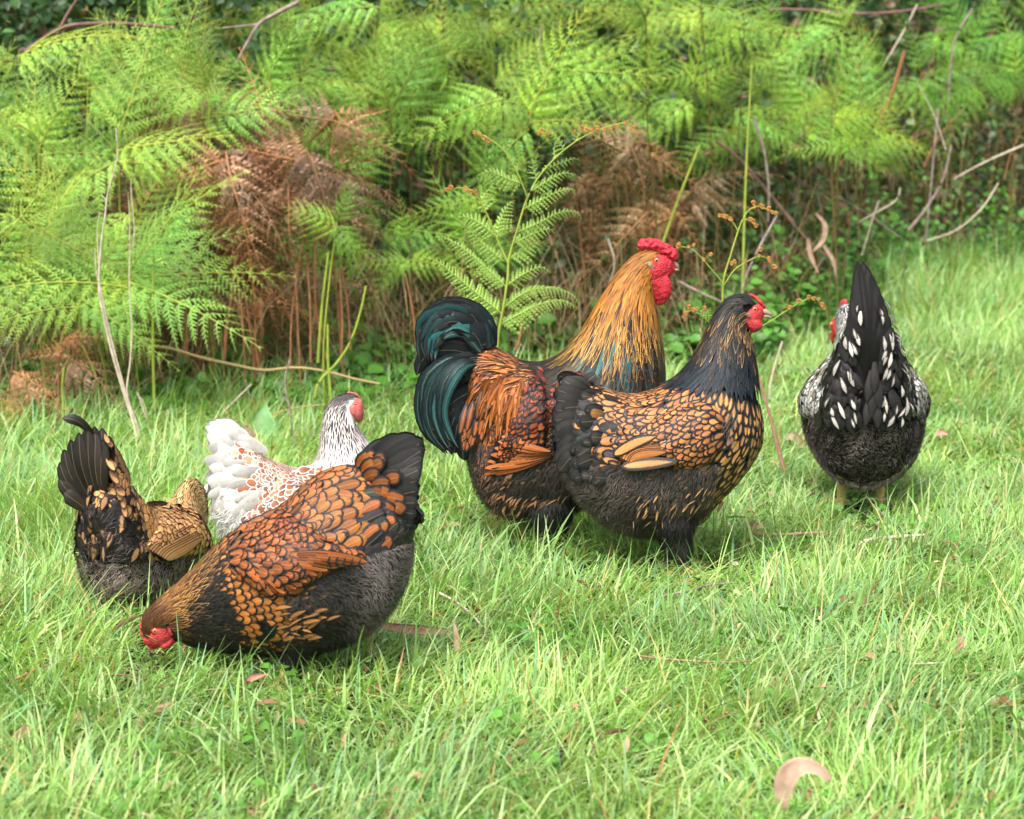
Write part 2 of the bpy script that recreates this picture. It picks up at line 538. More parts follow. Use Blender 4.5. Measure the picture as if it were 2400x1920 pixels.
def surf_ticks(pl, L, n, t0, t1, col, ln, wd, lace, mask=None, off=.012, dark=(.012, .011, .011), down=.8, prof='hackle'):
    """single feathers laid on the loft's own surface, tips pointing down and back"""
    made = 0
    for _ in range(n * 20):
        T, H = rng.uniform(t0, t1, 1), rng.uniform(0, 2 * math.pi, 1)
        p = L._smp(L.P, T, H); nn = L._smp(L.Nn, T, H)[0]
        if mask is not None and not mask(p)[0]: continue
        fl = nrm(L._smp(L.dt, T, H))[0]
        d = fl * (1 - down) + np.array([0, 0, -1.0]) * down + rng.normal(0, .18, 3)
        d = nrm(d - nn * np.dot(d, nn)); l = ln * rng.uniform(.6, 1.3); p = p[0]
        quill(pl, [p + nn * off * .7 - d * l * .5, p + nn * off, p + nn * off * .9 + d * l * .5], wd * rng.uniform(.7, 1.25), np.array(col) * rng.uniform(.7, 1.1), dark, lace * rng.uniform(.7, 1.3), 0, normal=nn, prof=prof, shaft=False)
        made += 1
        if made >= n: break


class Frame:
    """a bird's own frame: x forward, y to its left, z up; traced points of the side view become places in its side plane"""
    def __init__(self, gx, gy, yaw, px0=None):
        self.o = ground(gx, gy); self.o[2] = 0
        self.yaw = yaw
        self.h = np.array([math.cos(yaw), math.sin(yaw), 0]); self.l = np.array([-math.sin(yaw), math.cos(yaw), 0])
        self.s = FPX / np.dot(self.o - _c, _f)                  # picture pixels per metre at the bird
        self.cs = -1.0 if self.l[1] > 0 else 1.0                # which of the bird's sides is the near one

    def p(self, px, py, off=0.0):
        """side-plane place of a traced point that lies off metres nearer than the bird's middle"""
        d = ray(px, py)
        k = np.dot(self.o + self.l * self.cs * off - _c, self.l) / np.dot(d, self.l)
        w = _c + d * k - self.o
        return float(np.dot(w, self.h)), float(w[2])

    def S(self, body, px, py, o=0.0, sd=1):
        """point on the body's flank seen at px,py, lifted by o"""
        y = .10
        near = sd == self.cs
        for _ in range(5):
            x, z = self.p(px, py, y + o if near else .02)
            y = body.side_y(np.array([[x, z]]))[0]
        return (x, sd * (y + o), z)

    def st(self, rows, off=0.0):
        out = []
        for r in rows:
            r = list(r) + [0] * (7 - len(r))
            x1, z1 = self.p(r[0], r[1], off); x2, z2 = self.p(r[2], r[3], off)
            out.append((x1, z1, x2, z2, r[4] / self.s, r[5] / self.s, r[6]))
        return out

    def P(self, px, py, y=0.0):
        """3-D point; y in picture pixels, positive to the bird's left"""
        x, z = self.p(px, py, abs(y) / self.s)
        return (x, y / self.s, z)

    def topx(self, p):
        """side-plane point back to approximate picture pixels"""
        w = self.o + p[:, :1] * self.h + self.l * self.cs * np.abs(p[:, 1:2]) + np.array([0, 0, 1.0]) * p[:, 2:3] - _c
        dz = w @ _f
        return 1200 + FPX * (w @ _r) / dz, 960 - FPX * (w @ _u) / dz


def lump(parts_pts, name, mat, parent, fr, bump=.001, bs=.006, nt=40, nth=28, power=2.0):
    L = Loft(fr.st(parts_pts), nt, nth, power)
    L.mesh(name, mat, parent, 0, bump, bs)
    return L


def eye(fr, face, px, py, r, parent, sides=(1, -1), yc=0.0):
    x, z = fr.p(px, py, .022) if hasattr(fr, 'S') else fr.p(px, py)
    yl = face.side_y(np.array([[x, z]]))[0]
    for sd in sides:
        y = yl if sd > 0 else yl - 2 * yc
        th = np.linspace(0, math.pi, 9); ph = np.linspace(0, 2 * math.pi, 17)[:-1]
        def ball(c, rx, ry):
            V = np.array([[c[0] + rx * math.sin(a) * math.cos(b), c[1] + ry * math.cos(a), c[2] + rx * math.sin(a) * math.sin(b)] for a in th for b in ph])
            i, j = np.meshgrid(np.arange(8), np.arange(16), indexing='ij'); i, j = i.ravel(), j.ravel(); j2 = (j + 1) % 16
            return V, np.stack([i * 16 + j, i * 16 + j2, (i + 1) * 16 + j2, (i + 1) * 16 + j], 1)
        R = r / fr.s
        V, Q = ball((x, sd * (y + R * .05), z), R, R * .55)
        e = make('eye', V, Q, M_IRIS, parent)
        V, Q = ball((x, sd * (y + R * .42), z), R * .48, R * .25)
        make('pupil', V, Q, M_PUPIL, e)
        # bare ring round the eye
        a = np.linspace(0, 2 * math.pi, 25)
        ring = np.stack([x + R * 1.15 * np.cos(a), np.full(25, sd * (y + R * .12)), z + R * 1.05 * np.sin(a)], 1)
        V, Q = tube(ring, R * .26, 6)
        make('eyelid', V, Q, face.skin.data.materials[0], e)


def bird_root(name, body, mat, fr, label, cat, group=None, inset=.006):
    o = body.mesh(name, mat, None, inset)
    o.location = fr.o
    o.rotation_euler = (0, 0, fr.yaw)
    tag(o, label, cat, group)
    return o


def shank(parent, fr, hip, knee, ankle, ground_z, r, mat=None, toes=True, side=0.05, feathered=True, fcol=(0.012, 0.011, 0.011), n=900, r_top=.04):
    """feathered thigh, scaly shank and a foot with four toes; points in the bird's frame"""
    mat = mat or M_LEG
    hip, knee, ankle = (np.array(a, float) for a in (hip, knee, ankle))
    V1, Q1 = tube([knee, (knee + ankle) / 2, ankle], [r * 1.15, r * .95, r * 1.1], 10, m=10)
    leg = make('leg', V1, Q1, mat, parent)
    if toes:
        tp = []
        for a, l in ((0.0, .055), (.55, .045), (-.55, .045), (math.pi, .025)):
            e = ankle + np.array([math.cos(a) * l, math.sin(a) * l, 0])
            e[2] = ground_z + .004
            m_ = (ankle + e) / 2; m_[2] = max(e[2], ankle[2] * .5 + .004)
            tp.append(tube([ankle, m_, e, e + np.array([math.cos(a) * .008, math.sin(a) * .008, -.003])], [r * .9, r * .75, r * .5, r * .12], 8, m=8))
        V, Q = join(tp)
        make('foot', V, Q, mat, leg)
    if feathered:
        r_top = r_top * .86
        st = [(hip[0] + r_top * .8, hip[2] + .03, hip[0] - r_top * .8, hip[2] + .03, r_top * .7, hip[1] * .8, 0),
              ((hip[0] * .6 + knee[0] * .4) + r_top * .95, (hip[2] * .6 + knee[2] * .4), (hip[0] * .6 + knee[0] * .4) - r_top * .95, (hip[2] * .6 + knee[2] * .4), r_top * .9, hip[1] * .6 + knee[1] * .4, 0),
              (knee[0] + r_top * .62, knee[2], knee[0] - r_top * .62, knee[2], r_top * .6, knee[1], 0),
              (ankle[0] + r_top * .40, ankle[2] + .02, ankle[0] - r_top * .45, ankle[2] + .02, r_top * .36, ankle[1], 0),
              (ankle[0] + r_top * .2, ankle[2] + .004, ankle[0] - r_top * .3, ankle[2] + .004, r_top * .2, ankle[1], 0)]
        L = Loft(st, 40, 24, 2.0)
        L.mesh('thigh', M_UNDER if fcol[0] < .3 else M_UNDERW, parent, .003)
        pl = Plumage()
        f = np.array(fcol)
        cover(pl, L, .7, 3.9, .032, .007, lambda p, T, H: dict(ca=np.tile(f * 1.4, (len(T), 1)), cb=np.tile(f, (len(T), 1)), lace=.002, shaft=False), lift=.006, rs=.4)
        fluff(pl, L, .5, 3.9, n * 3, .018, .0006, lambda p, T, H: f * rng.uniform(.8, 3.2, (len(T), 1)), droop=.6)
        return L, pl
# ------------------------------------------------------------------ the six chickens
def A(*c): return np.array(c, float)
BLK = A(.010, .010, .011)
DARK = A(.024, .021, .019)


def cols(n, c, j=.12):
    """n copies of colour c with a little variation between feathers"""
    return np.clip(np.atleast_2d(np.asarray(c)) * (1 + rng.normal(0, j, (n, 1))) * (1 + rng.normal(0, j * .3, (n, 3))), 0, 1)


def mixa(a, b, f):
    f = np.clip(f, 0, 1)[:, None]
    return a * (1 - f) + b * f


def sm(x, a, b):
    t = np.clip((x - a) / (b - a), 0, 1)
    return t * t * (3 - 2 * t)


# ================= A. the rooster
def rooster():
    fr = Frame(1300, 1288, 0.0)
    s = fr.s
    body = Loft(fr.st([
        (1580, 620, 1578, 634, 4), (1566, 596, 1562, 652, 15), (1535, 586, 1530, 668, 24), (1500, 592, 1530, 694, 31), (1462, 622, 1537, 722, 42),
        (1412, 690, 1548, 778, 60), (1374, 757, 1555, 838, 80), (1338, 806, 1557, 905, 102), (1300, 838, 1550, 985, 122), (1262, 852, 1522, 1065, 136),
        (1222, 848, 1450, 1140, 146), (1188, 832, 1345, 1195, 146, 0, .1), (1156, 815, 1250, 1213, 134, 0, .2), (1130, 818, 1175, 1200, 108, 0, .3),
        (1105, 860, 1120, 1150, 72, 0, .3), (1088, 980, 1092, 1040, 14)]), 130, 64)
    root = bird_root('rooster', body, M_UNDER, fr,
                     'big rooster with golden neck, orange saddle, red comb and curled green-black tail', 'rooster')
    # --- dark fluffy belly and thighs with a few orange ticks
    pl = Plumage()
    def low(p, T, H):
        x, y = fr.topx(p)
        return y > 1040 + (x - 1130) * .25
    cover(pl, body, 8.0, 14.6, .034, .009, lambda p, T, H: dict(
        ca=mixa(cols(len(T), DARK, .3), cols(len(T), A(.42, .20, .07), .2), (rng.uniform(size=len(T)) < .25).astype(float)), cb=cols(len(T), DARK * 1.2, .3), lace=.0052, shaft=False),
        mask=low, lift=.008, rs=.42)
    fluff(pl, body, 8.0, 14.8, 24000, .013, .0005, lambda p, T, H: cols(len(T), A(.058, .048, .043) * (1 + .5 * vnoise(p, .03)[:, None]), .16), mask=low, droop=.6, wild=.3)
    ticks(pl, body, fr, 60, 1150, 1320, 1150, 1215, A(.50, .25, .09), .028, .0028, .9)
    ticks(pl, body, fr, 40, 1130, 1200, 1100, 1170, A(.45, .20, .07), .024, .0024, .9)
    pl.build('belly_feathers', root)
    # --- breast, mostly black with thin gold edges, behind the hen
    pl = Plumage()
    cover(pl, body, 5.0, 11.0, .034, .008, lambda p, T, H: dict(ca=cols(len(T), BLK, .3), cb=cols(len(T), A(.30, .13, .04), .3), lace=.0009, shaft=False),
          mask=lambda p, T, H: (fr.topx(p)[1] < 1080 + 0 * T) & (np.cos(H) < .2), lift=.005)
    pl.build('breast_feathers', root)
    # --- wing
    W = [(1290, 905, 1290, 1000, 8), (1270, 880, 1265, 1075, 20), (1235, 905, 1232, 1086, 26), (1205, 950, 1195, 1092, 25), (1180, 1000, 1165, 1100, 19), (1158, 1045, 1142, 1112, 11), (1136, 1092, 1132, 1116, 2)]
    W = [(1390, 900, 1400, 1010, 8), (1350, 872, 1345, 1060, 18)] + W
    for sd in (1, -1):
        wl = Loft(fr.st(W, .125 if sd == fr.cs else .0), 60, 32, 2.0, sd, body)
        wo = wl.mesh('wing', M_UNDER, root)
        pl = Plumage()
        out = (.12, math.pi - .12) if sd > 0 else (.12, math.pi - .12)
        def wc(p, T, H):
            x, y = fr.topx(p); n = len(T)
            red = cols(n, A(.24, .045, .012), .35); org = cols(n, A(.46, .125, .028), .2)
            ca = mixa(red, org, sm(y, 960, 1040))
            return dict(ca=ca, cb=cols(n, BLK, .2), lace=np.where(y > 1030, .0030, .0038) * rng.uniform(.6, 1.4, n), shaft=False)
        cover(pl, wl, .2, 5.4, .032, .0090, wc, th=out, phi=.35, lift=.006, rs=.40, prof='leaf', phij=.2)
        pl.build('wing_coverts', wo)
        # folded flight feathers, a fan of long clay-orange quills
        pl = Plumage()
        ends = [(1132, 1113), (1134, 1098), (1140, 1082), (1148, 1066), (1157, 1050), (1166, 1034), (1174, 1022)]
        for k in range(7):
            f = k / 6
            o = .014 + .0018 * k
            quill(pl, [fr.S(body, 1290, 1072 - 14 * f, o, sd), fr.S(body, (1290 + ends[k][0]) / 2, (1072 - 14 * f + ends[k][1]) / 2 + 5, o, sd), fr.S(body, *ends[k], o, sd)], .0088, A(.46, .135, .035) * rng.uniform(.8, 1.1), BLK, .0013, normal=(0, sd, 0), cup=.1)
        for k in range(9):                               # black bars near the ends of the upper quills
            e = ends[min(6, 1 + k * 6 // 9)]
            q = fr.S(body, e[0] + 22, e[1] - 2, .0275); yy = q[1]
            quill(pl, [(q[0] + .008, sd * yy, q[2] + .002), (q[0], sd * (yy + .001), q[2]), (q[0] - .009, sd * yy, q[2] - .001)], .0018, BLK, BLK, .001, 0, normal=(0, sd, 0), shaft=False)
        pl.build('flight_feathers', wo)
    # --- saddle hackles: long shiny orange, drooping over the rump
    pl = Plumage()
    def sad(p, T, H):
        x, y = fr.topx(p)
        return (y < 1130) & (x < 1300) & ~((np.abs(np.cos(H)) < 1) & (x > 1230) & (y > 925)) & (y < 1010 + (1190 - x) * .9)
    def sc(p, T, H):
        x, y = fr.topx(p); n = len(T)
        ca = mixa(cols(n, A(.52, .150, .022), .22), cols(n, A(.62, .22, .045), .2), rng.uniform(size=n))
        ca = mixa(ca, cols(n, A(.30, .07, .02), .2), (rng.uniform(size=n) < .22).astype(float))
        dk = (rng.uniform(size=n) < .18)[:, None]
        return dict(ca=np.where(dk, BLK * 1.5, ca), cb=cols(n, A(.05, .016, .008), .3), lace=np.where(rng.uniform(size=n) < .4, .0016, .0006), shaft=True)
    def sphi(p, T, H):
        x, y = fr.topx(p)
        return .25 + 1.1 * sm(y, 830, 940)
    cover(pl, body, 8.6, 13.6, .080, .0042, sc, phi=sphi, lift=.008, prof='hackle', rs=.15, cs=1.5, mask=sad, phij=.14, jit=.6)
    for k in range(210):                                 # the longest sweep back over the rump and hang free beside the wing
        sd = 1 if k % 2 else -1
        f = rng.uniform(); g = rng.uniform()
        x0 = 1150 + 95 * f; y0 = 850 + 90 * g
        x1 = x0 - 22 - 30 * (1 - f) - 14 * rng.uniform(); y1 = y0 + (95 + 75 * f * rng.uniform(.6, 1)) * (1 - .25 * g) + 14 * rng.normal()
        y1 = min(y1, 1105 - (1180 - x1) * .55)
        o = rng.uniform(.008, .022)
        quill(pl, [fr.S(body, x0, y0, o * .3, sd), fr.S(body, x0 - (x0 - x1) * .72 - 5 * rng.normal(), y0 + (y1 - y0) * .45, o, sd), fr.S(body, x1, y1, o * 1.1, sd)], rng.uniform(.0030, .0056),
              A(.52, .155, .026) * rng.uniform(.55, 1.15), A(.07, .020, .008), .0008, 0, normal=(rng.normal(0, .3), sd, rng.normal(0, .3)), prof='hackle', cup=.2)
    pl.build('saddle_feathers', root)
    # --- tail
    pl = Plumage()
    TE, TD = A(.012, .062, .064), A(.010, .017, .020)
    for sd in (1, -1):
        for k in range(13):                              # fan of broad black tail feathers inside the arch
            f = k / 12
            a = fr.P(1125 - 30 * f, 812 + 40 * f); e = fr.P(1128 - 146 * math.sin(f * 1.75), 748 + 126 * f * f - 18 * math.sin(f * 3.0))
            m = ((a[0] + e[0]) / 2 + .005, sd * .018, (a[2] + e[2]) / 2 + .012)
            quill(pl, [(a[0], sd * .012, a[2]), m, (e[0], sd * (.012 + .012 * f), e[2])], .024, mixa(TD[None], TE[None], A(rng.uniform(0, .35)))[0], BLK, .001, .4, normal=(0, sd, 0))
        arcs = [  # sickles that rise, arch over and curl back down
            ([(1145, 815), (1134, 768), (1098, 738), (1040, 736), (1004, 766), (996, 806), (1004, 836)], 33, TE * .8),
            ([(1134, 818), (1122, 778), (1088, 754), (1046, 756), (1018, 784), (1014, 822)], 23, TE * 1.8),
            ([(1140, 806), (1126, 762), (1098, 738), (1068, 740), (1050, 756)], 15, TE * 2.6),
            ([(1114, 806), (1088, 778), (1056, 776), (1034, 798), (1030, 834)], 10, TE * 2.2),
            ([(1135, 834), (1096, 808), (1052, 800), (1012, 812), (990, 836)], 24, TD * 1.3),
            ([(1120, 838), (1072, 822), (1024, 824), (988, 846), (976, 880)], 20, TD),
        ]
        for k, (pp, w, c) in enumerate(arcs):
            quill(pl, [fr.P(x, y, sd * (6 + 4 * k + 6 * math.sin(i * .6))) for i, (x, y) in enumerate(pp)], w / s, c, BLK * 1.2, .0034, .35, normal=(0, sd, .1 * math.sin(k * 2.1)), prof='sickle', cup=.12)
        o_ = np.array([(1148, 812), (1136, 758), (1098, 722), (1040, 716), (992, 748), (978, 800), (990, 846)], float)
        i_ = np.array([(1118, 822), (1100, 794), (1078, 780), (1052, 782), (1034, 802), (1026, 822), (1022, 846)], float)
        for k in range(26):
            f = ((k * .618 + .1) % 1.0) ** 1.2; e = int(rng.integers(5, 8))
            pp = (o_ * (1 - f) + i_ * f)[:e] + rng.normal(0, 3, (e, 2))
            dark = rng.uniform() < .42
            quill(pl, [fr.P(x, y, sd * (26 + 10 * rng.uniform() + 10 * f)) for x, y in pp], rng.uniform(7, 15) / s, (TD * rng.uniform(.8, 1.6)) if dark else TE * rng.uniform(.5, 2.2), BLK * 1.2, .0026, .35,
                  normal=(0, sd, rng.normal(0, .15)), prof='sickle', cup=.12, shaft=bool(rng.uniform() < .4))
        for k in range(22):                              # tail coverts: narrow green sickles falling at the back
            f = ((k * .618) % 1.0)
            x0, y0 = 1110 + 14 * f, 832 + 22 * f
            pp = [(x0, y0), (1050 + 40 * f, 838 + 24 * f), (996 + 60 * f, 880 + 30 * f), (978 + 68 * f, 945 + 24 * f), (992 + 66 * f, 1010 + 16 * f), (1030 + 52 * f, 1066 + 8 * f - 34 * rng.uniform())]
            lat = sd * (34 + 26 * f + 8 * (k % 2))
            quill(pl, [fr.P(x + rng.normal(0, 3), y, lat * (.5 + .5 * min(1, i / 2))) for i, (x, y) in enumerate(pp)], (6.5 + 5 * rng.uniform()) / s, TE * rng.uniform(.6, 1.9), BLK, .0030, .4,
                  normal=(0, sd, rng.normal(0, .2)), prof='sickle', cup=.15)
        for k in range(9):
            f = k / 8
            quill(pl, [fr.P(1132, 836 + 30 * f, sd * 30), fr.P(1090 - 6 * f, 842 + 40 * f, sd * 34), fr.P(1046 - 4 * f, 860 + 60 * f, sd * 30)], .016, TD * rng.uniform(.8, 1.5), BLK, .003, .2, normal=(0, sd, 0))
        for k in range(16):                              # black under-tail
            f = k / 15
            a = fr.P(1120, 900 + 50 * f); m = fr.P(1055 + 30 * f, 930 + 60 * f); e = fr.P(1000 + 90 * f + rng.uniform(-8, 8), 990 + 84 * f)
            quill(pl, [(a[0], sd * .02, a[2]), (m[0], sd * (.03 + .01 * (k % 3)), m[2]), (e[0], sd * (.028 + .012 * (k % 3)), e[2])], .017, TD * .8, BLK, .002, .3, normal=(0, sd, 0))
        for k in range(18):                              # orange laced feathers below the coverts
            x0 = 1080 + 50 * rng.uniform(); y0 = 940 + 90 * rng.uniform()
            quill(pl, [fr.P(x0 + 14, y0 - 40, sd * 70), fr.P(x0 + 4, y0, sd * 86), fr.P(x0 - 4, y0 + 34, sd * 88)], .0085, A(.36, .095, .02) * rng.uniform(.4, 1.0), BLK, .0040, 0, normal=(0, sd, 0))
    pl.build('tail', root)
    # --- neck hackles
    pl = Plumage()
    def hc(p, T, H):
        x, y = fr.topx(p); n = len(T)
        yy = y + rng.normal(0, 16, n) + (x - 1450) * .10
        gold = mixa(cols(n, A(.50, .18, .022), .2), cols(n, A(.56, .26, .048), .18), rng.uniform(size=n))
        gold = mixa(gold, cols(n, A(.40, .16, .03), .1), sm(-y, -640, -585))
        blk = cols(n, A(.012, .016, .02), .2)
        tl = cols(n, A(.02, .09, .10), .3)
        d = sm(yy, 672, 735)
        ca = mixa(gold, blk, d)
        ca = mixa(ca, tl, sm(yy, 735, 790) * sm(x, 1370, 1420) * (rng.uniform(size=n) < .55))
        edge = mixa(cols(n, A(.22, .09, .015), .2), cols(n, A(.62, .33, .06), .2), d)
        edge = mixa(edge, blk, sm(yy, 735, 800) * .92)
        stripe = (rng.uniform(size=n) < .07) * (1 - d)
        ca = mixa(ca, blk, stripe)
        return dict(ca=ca, cb=edge, lace=np.where(yy > 690, .0009, .0006), shaft=False, metal=sm(yy, 740, 790) * .45)
    cover(pl, body, 1.9, 8.3, lambda t: .028 + .075 * min(1, max(0, (t - 1.8) / 3.5)), lambda t: .0022 + .0022 * min(1, (t - 1.8) / 3), hc, lift=.007, prof='hackle', rs=.17, cs=1.45, phij=.09, jit=.6,
          phi=lambda p, T, H: .12 + 0 * T)
    pl.build('neck_hackle', root)
    # --- head
    face = Loft(fr.st([(1583, 618, 1580, 638, 6), (1572, 602, 1566, 654, 17), (1552, 594, 1548, 664, 26), (1530, 596, 1532, 668, 29), (1514, 606, 1520, 664, 28), (1505, 622, 1508, 644, 12)]), 50, 36)
    f = face.mesh('face', M_COMB, root, 0, .0013, .0030); face.skin = f
    V = Loft(fr.st([(1496, 586, 1492, 583, 2), (1496, 566, 1510, 588, 9), (1515, 560, 1527, 587, 13), (1537, 561, 1543, 590, 15), (1557, 568, 1555, 597, 17), (1573, 577, 1564, 606, 18), (1587, 590, 1575, 612, 15), (1590, 602, 1584, 610, 4)]), 80, 48)
    V.mesh('comb', M_COMB, root, 0, .0030, .0038)
    for sd in (1, -1):
        wt = Loft(fr.st([(1562, 640, 1506, 636, 6, sd * 16), (1570, 656, 1506, 652, 8, sd * 17), (1574, 674, 1514, 668, 9, sd * 15), (1571, 692, 1524, 686, 8, sd * 12), (1560, 706, 1533, 702, 6, sd * 9), (1549, 716, 1541, 714, 2, sd * 7)]), 50, 32)
        wt.mesh('wattle', M_COMB, f, 0, .0009, .0040)
        lb = Loft(fr.st([(1512, 612, 1510, 617, 2, sd * 28), (1520, 611, 1515, 622, 4, sd * 28), (1529, 618, 1522, 628, 3, sd * 28), (1531, 628, 1528, 631, 1, sd * 27)]), 20, 16)
        lb.mesh('ear_lobe', plain_material("pale ear lobe", (.36, .27, .16), .7, .15, (.12, .08, .04), 200, .5, 400, .001), f, 0)
    bk = Loft(fr.st([(1562, 612, 1562, 628, 9), (1574, 610, 1572, 626, 8), (1585, 614, 1582, 627, 5.5), (1591, 622, 1588, 630, 3), (1592, 633, 1590, 636, .8)]), 30, 24)
    bk.mesh('beak', M_HORND, root)
    bk = Loft(fr.st([(1562, 627, 1562, 635, 7), (1576, 627, 1575, 635, 6), (1588, 630, 1586, 635, 2.5), (1590, 632, 1589, 634, .6)]), 24, 20)
    bk.mesh('lower_beak', M_HORN, root)
    eye(fr, face, 1539, 610.5, 6.5, root)
    for sd in (1, -1):
        hp = np.array(fr.P(1300 + sd * 8, 1150, sd * 60)); kn = np.array(fr.P(1290, 1235, sd * 55)); an = np.array([kn[0] + .012, kn[1], .018])
        L, pl = shank(root, fr, hp, kn, an, 0, .008, r_top=.060, n=1500)
        pl.build('thigh_feathers', root)
    return root


# ================= B. standing black and gold hen
def standing_hen():
    fr = Frame(1570, 1338, 0.0)
    s = fr.s
    body = Loft(fr.st([
        (1790, 728, 1788, 742, 4), (1782, 712, 1780, 752, 13), (1758, 694, 1764, 775, 21), (1724, 694, 1757, 784, 27), (1698, 708, 1758, 794, 33),
        (1672, 745, 1765, 818, 44), (1645, 800, 1772, 868, 62), (1618, 850, 1778, 925, 86), (1585, 886, 1788, 990, 112), (1548, 908, 1783, 1045, 130),
        (1512, 921, 1752, 1100, 142), (1482, 926, 1700, 1160, 148), (1450, 922, 1632, 1222, 148), (1418, 914, 1542, 1252, 142, 0, .1),
        (1388, 906, 1450, 1238, 128, 0, .2), (1352, 905, 1385, 1195, 104, 0, .3), (1326, 940, 1340, 1140, 66, 0, .3), (1312, 1020, 1314, 1060, 12)]), 130, 64)
    root = bird_root('hen', body, M_UNDER, fr, 'black hen with gold laced body, dark neck and red face standing beside the rooster', 'hen', 'laced hens on the grass')
    ORG = A(.60, .27, .085)
    # fluff and thighs
    pl = Plumage()
    def low(p, T, H):
        x, y = fr.topx(p)
        return (y > 1088 + 0 * x) & (x < 1690 - (y - 1085) * .22)
    cover(pl, body, 8.5, 16.4, .034, .008, lambda p, T, H: dict(
        ca=mixa(cols(len(T), DARK, .3), cols(len(T), A(.50, .26, .10), .2), (rng.uniform(size=len(T)) < .22 * sm(fr.topx(p)[0], 1440, 1520)).astype(float)),
        cb=cols(len(T), A(.022, .018, .016), .3), lace=.0052, shaft=False), mask=low, lift=.009, rs=.45)
    fluff(pl, body, 8.5, 16.6, 32000, .0125, .0005, lambda p, T, H: cols(len(T), mixa(A(.038, .031, .028)[None], A(.17, .14, .12)[None], .25 + .3 * vnoise(p, .03, 2) + .2 * sm(-fr.topx(p)[0], -1480, -1380)), .18), mask=low, droop=.6, wild=.3)
    ticks(pl, body, fr, 44, 1480, 1660, 1135, 1225, A(.50, .29, .12), .026, .0021, 1.1)
    ticks(pl, body, fr, 8, 1500, 1690, 1140, 1215, A(.52, .29, .11), .030, .0038, 1.0)
    fluff(pl, body, 7.5, 12, 5200, .022, .0006, lambda p, T, H: cols(len(T), A(.085, .066, .055), .4), mask=lambda p, T, H: ((fr.topx(p)[0] - 1712) / 22) ** 2 + ((fr.topx(p)[1] - 1000) / 30) ** 2 < 1, droop=.2, base=.008)
    pl.build('belly_feathers', root)
    # body, back and breast: orange drops edged with black
    pl = Plumage()
    def up(p, T, H):
        x, y = fr.topx(p)
        return ((y < 1100) | (x > 1690 - (y - 1085) * .22 - 14)) & (x > 1446 + rng.normal(0, 20, len(x)))
    def bc(p, T, H):
        x, y = fr.topx(p); n = len(T)
        br = sm(x, 1640, 1700)
        ca = mixa(cols(n, A(.47, .185, .056), .18), cols(n, A(.56, .275, .090), .14), br)
        return dict(ca=ca, cb=cols(n, BLK * 1.3, .3), lace=.0036 + .0012 * br + rng.uniform(-.0008, .0020, n), shaft=True)
    cover(pl, body, 7.3, 15.0, lambda t: .033 + .007 * (t < 11), lambda t: .0096, bc, mask=up, lift=.003, prof='leaf', rs=.48, cs=1.35, phij=.15, jit=.45, phi=lambda p, T, H: .25 * sm(-fr.topx(p)[0], -1600, -1450))
    pl.build('body_feathers', root)
    # rump cushion and tail
    pl = Plumage()
    def rump(p, T, H):
        x, y = fr.topx(p)
        return (x < 1462) & (y < 1150)
    def rc(p, T, H):
        x, y = fr.topx(p); n = len(T)
        keep = rng.uniform(size=n) < (.10 + .85 * sm(x + rng.normal(0, 12, n), 1405, 1450) * (1 - .5 * sm(y, 960, 1060)))
        ca = mixa(cols(n, A(.040, .037, .035), .5), cols(n, A(.50, .21, .065), .15), keep.astype(float))
        return dict(ca=ca, cb=cols(n, A(.012, .012, .012), .4), lace=.0046, shaft=keep | (rng.uniform(size=n) < .35))
    cover(pl, body, 11.0, 17.0, .046, .0125, rc, mask=rump, lift=.008, rs=.40, cs=1.2, phi=.3)
    for sd in (1, -1):
        for k in range(10):
            f = k / 9
            a = fr.P(1400 - 20 * f, 935 + 120 * f); m = fr.P(1352 - 12 * f, 906 + 150 * f); e = fr.P(1312 - 16 * math.sin(f * 3) + rng.uniform(-6, 6), 884 + 210 * f)
            quill(pl, [(a[0], sd * .03, a[2]), (m[0], sd * (.040 + .03 * f), m[2]), (e[0], sd * (.03 + .035 * f), e[2])], .020, A(.032, .029, .028) * rng.uniform(.5, 1.6), A(.012, .012, .012), .005, 0, normal=(0, sd, 0))
        for k in range(26):                              # loose dark cushion feathers with pale shafts
            x0, y0 = rng.uniform(1325, 1410), rng.uniform(915, 1110)
            q = fr.S(body, x0, y0); yy = q[1]
            L_ = rng.uniform(22, 34) / s; an = rng.uniform(-.3, .9)
            quill(pl, [(q[0] + L_, sd * (yy + .004), q[2] + L_ * an * .6), (q[0], sd * (yy + .012), q[2]), (q[0] - L_ * .8, sd * (yy + .010), q[2] - L_ * an * .8)], rng.uniform(.011, .015),
                  A(.036, .033, .031) * rng.uniform(.5, 1.5) if rng.uniform() < .8 else A(.30, .14, .045), A(.012, .012, .012), .005, 0, normal=(0, sd, 0))
        quill(pl, [fr.P(1392, 925, sd * 20), fr.P(1360, 892, sd * 22), fr.P(1312, 896, sd * 20)], .016, A(.03, .028, .026), BLK, .001, 0, normal=(0, sd * .5, .8))
        quill(pl, [fr.P(1385, 925, sd * 6), fr.P(1378, 896, sd * 6), fr.P(1396, 878, sd * 4)], .014, A(.02, .018, .018), BLK, .001, 0, normal=(0, sd, .3))
    pl.build('tail', root)
    # wing
    W = [(1706, 990, 1700, 1040, 6), (1668, 950, 1664, 1082, 17), (1615, 950, 1618, 1098, 23), (1562, 970, 1572, 1095, 22), (1510, 1005, 1520, 1088, 16), (1472, 1038, 1476, 1092, 9), (1440, 1066, 1440, 1080, 2)]
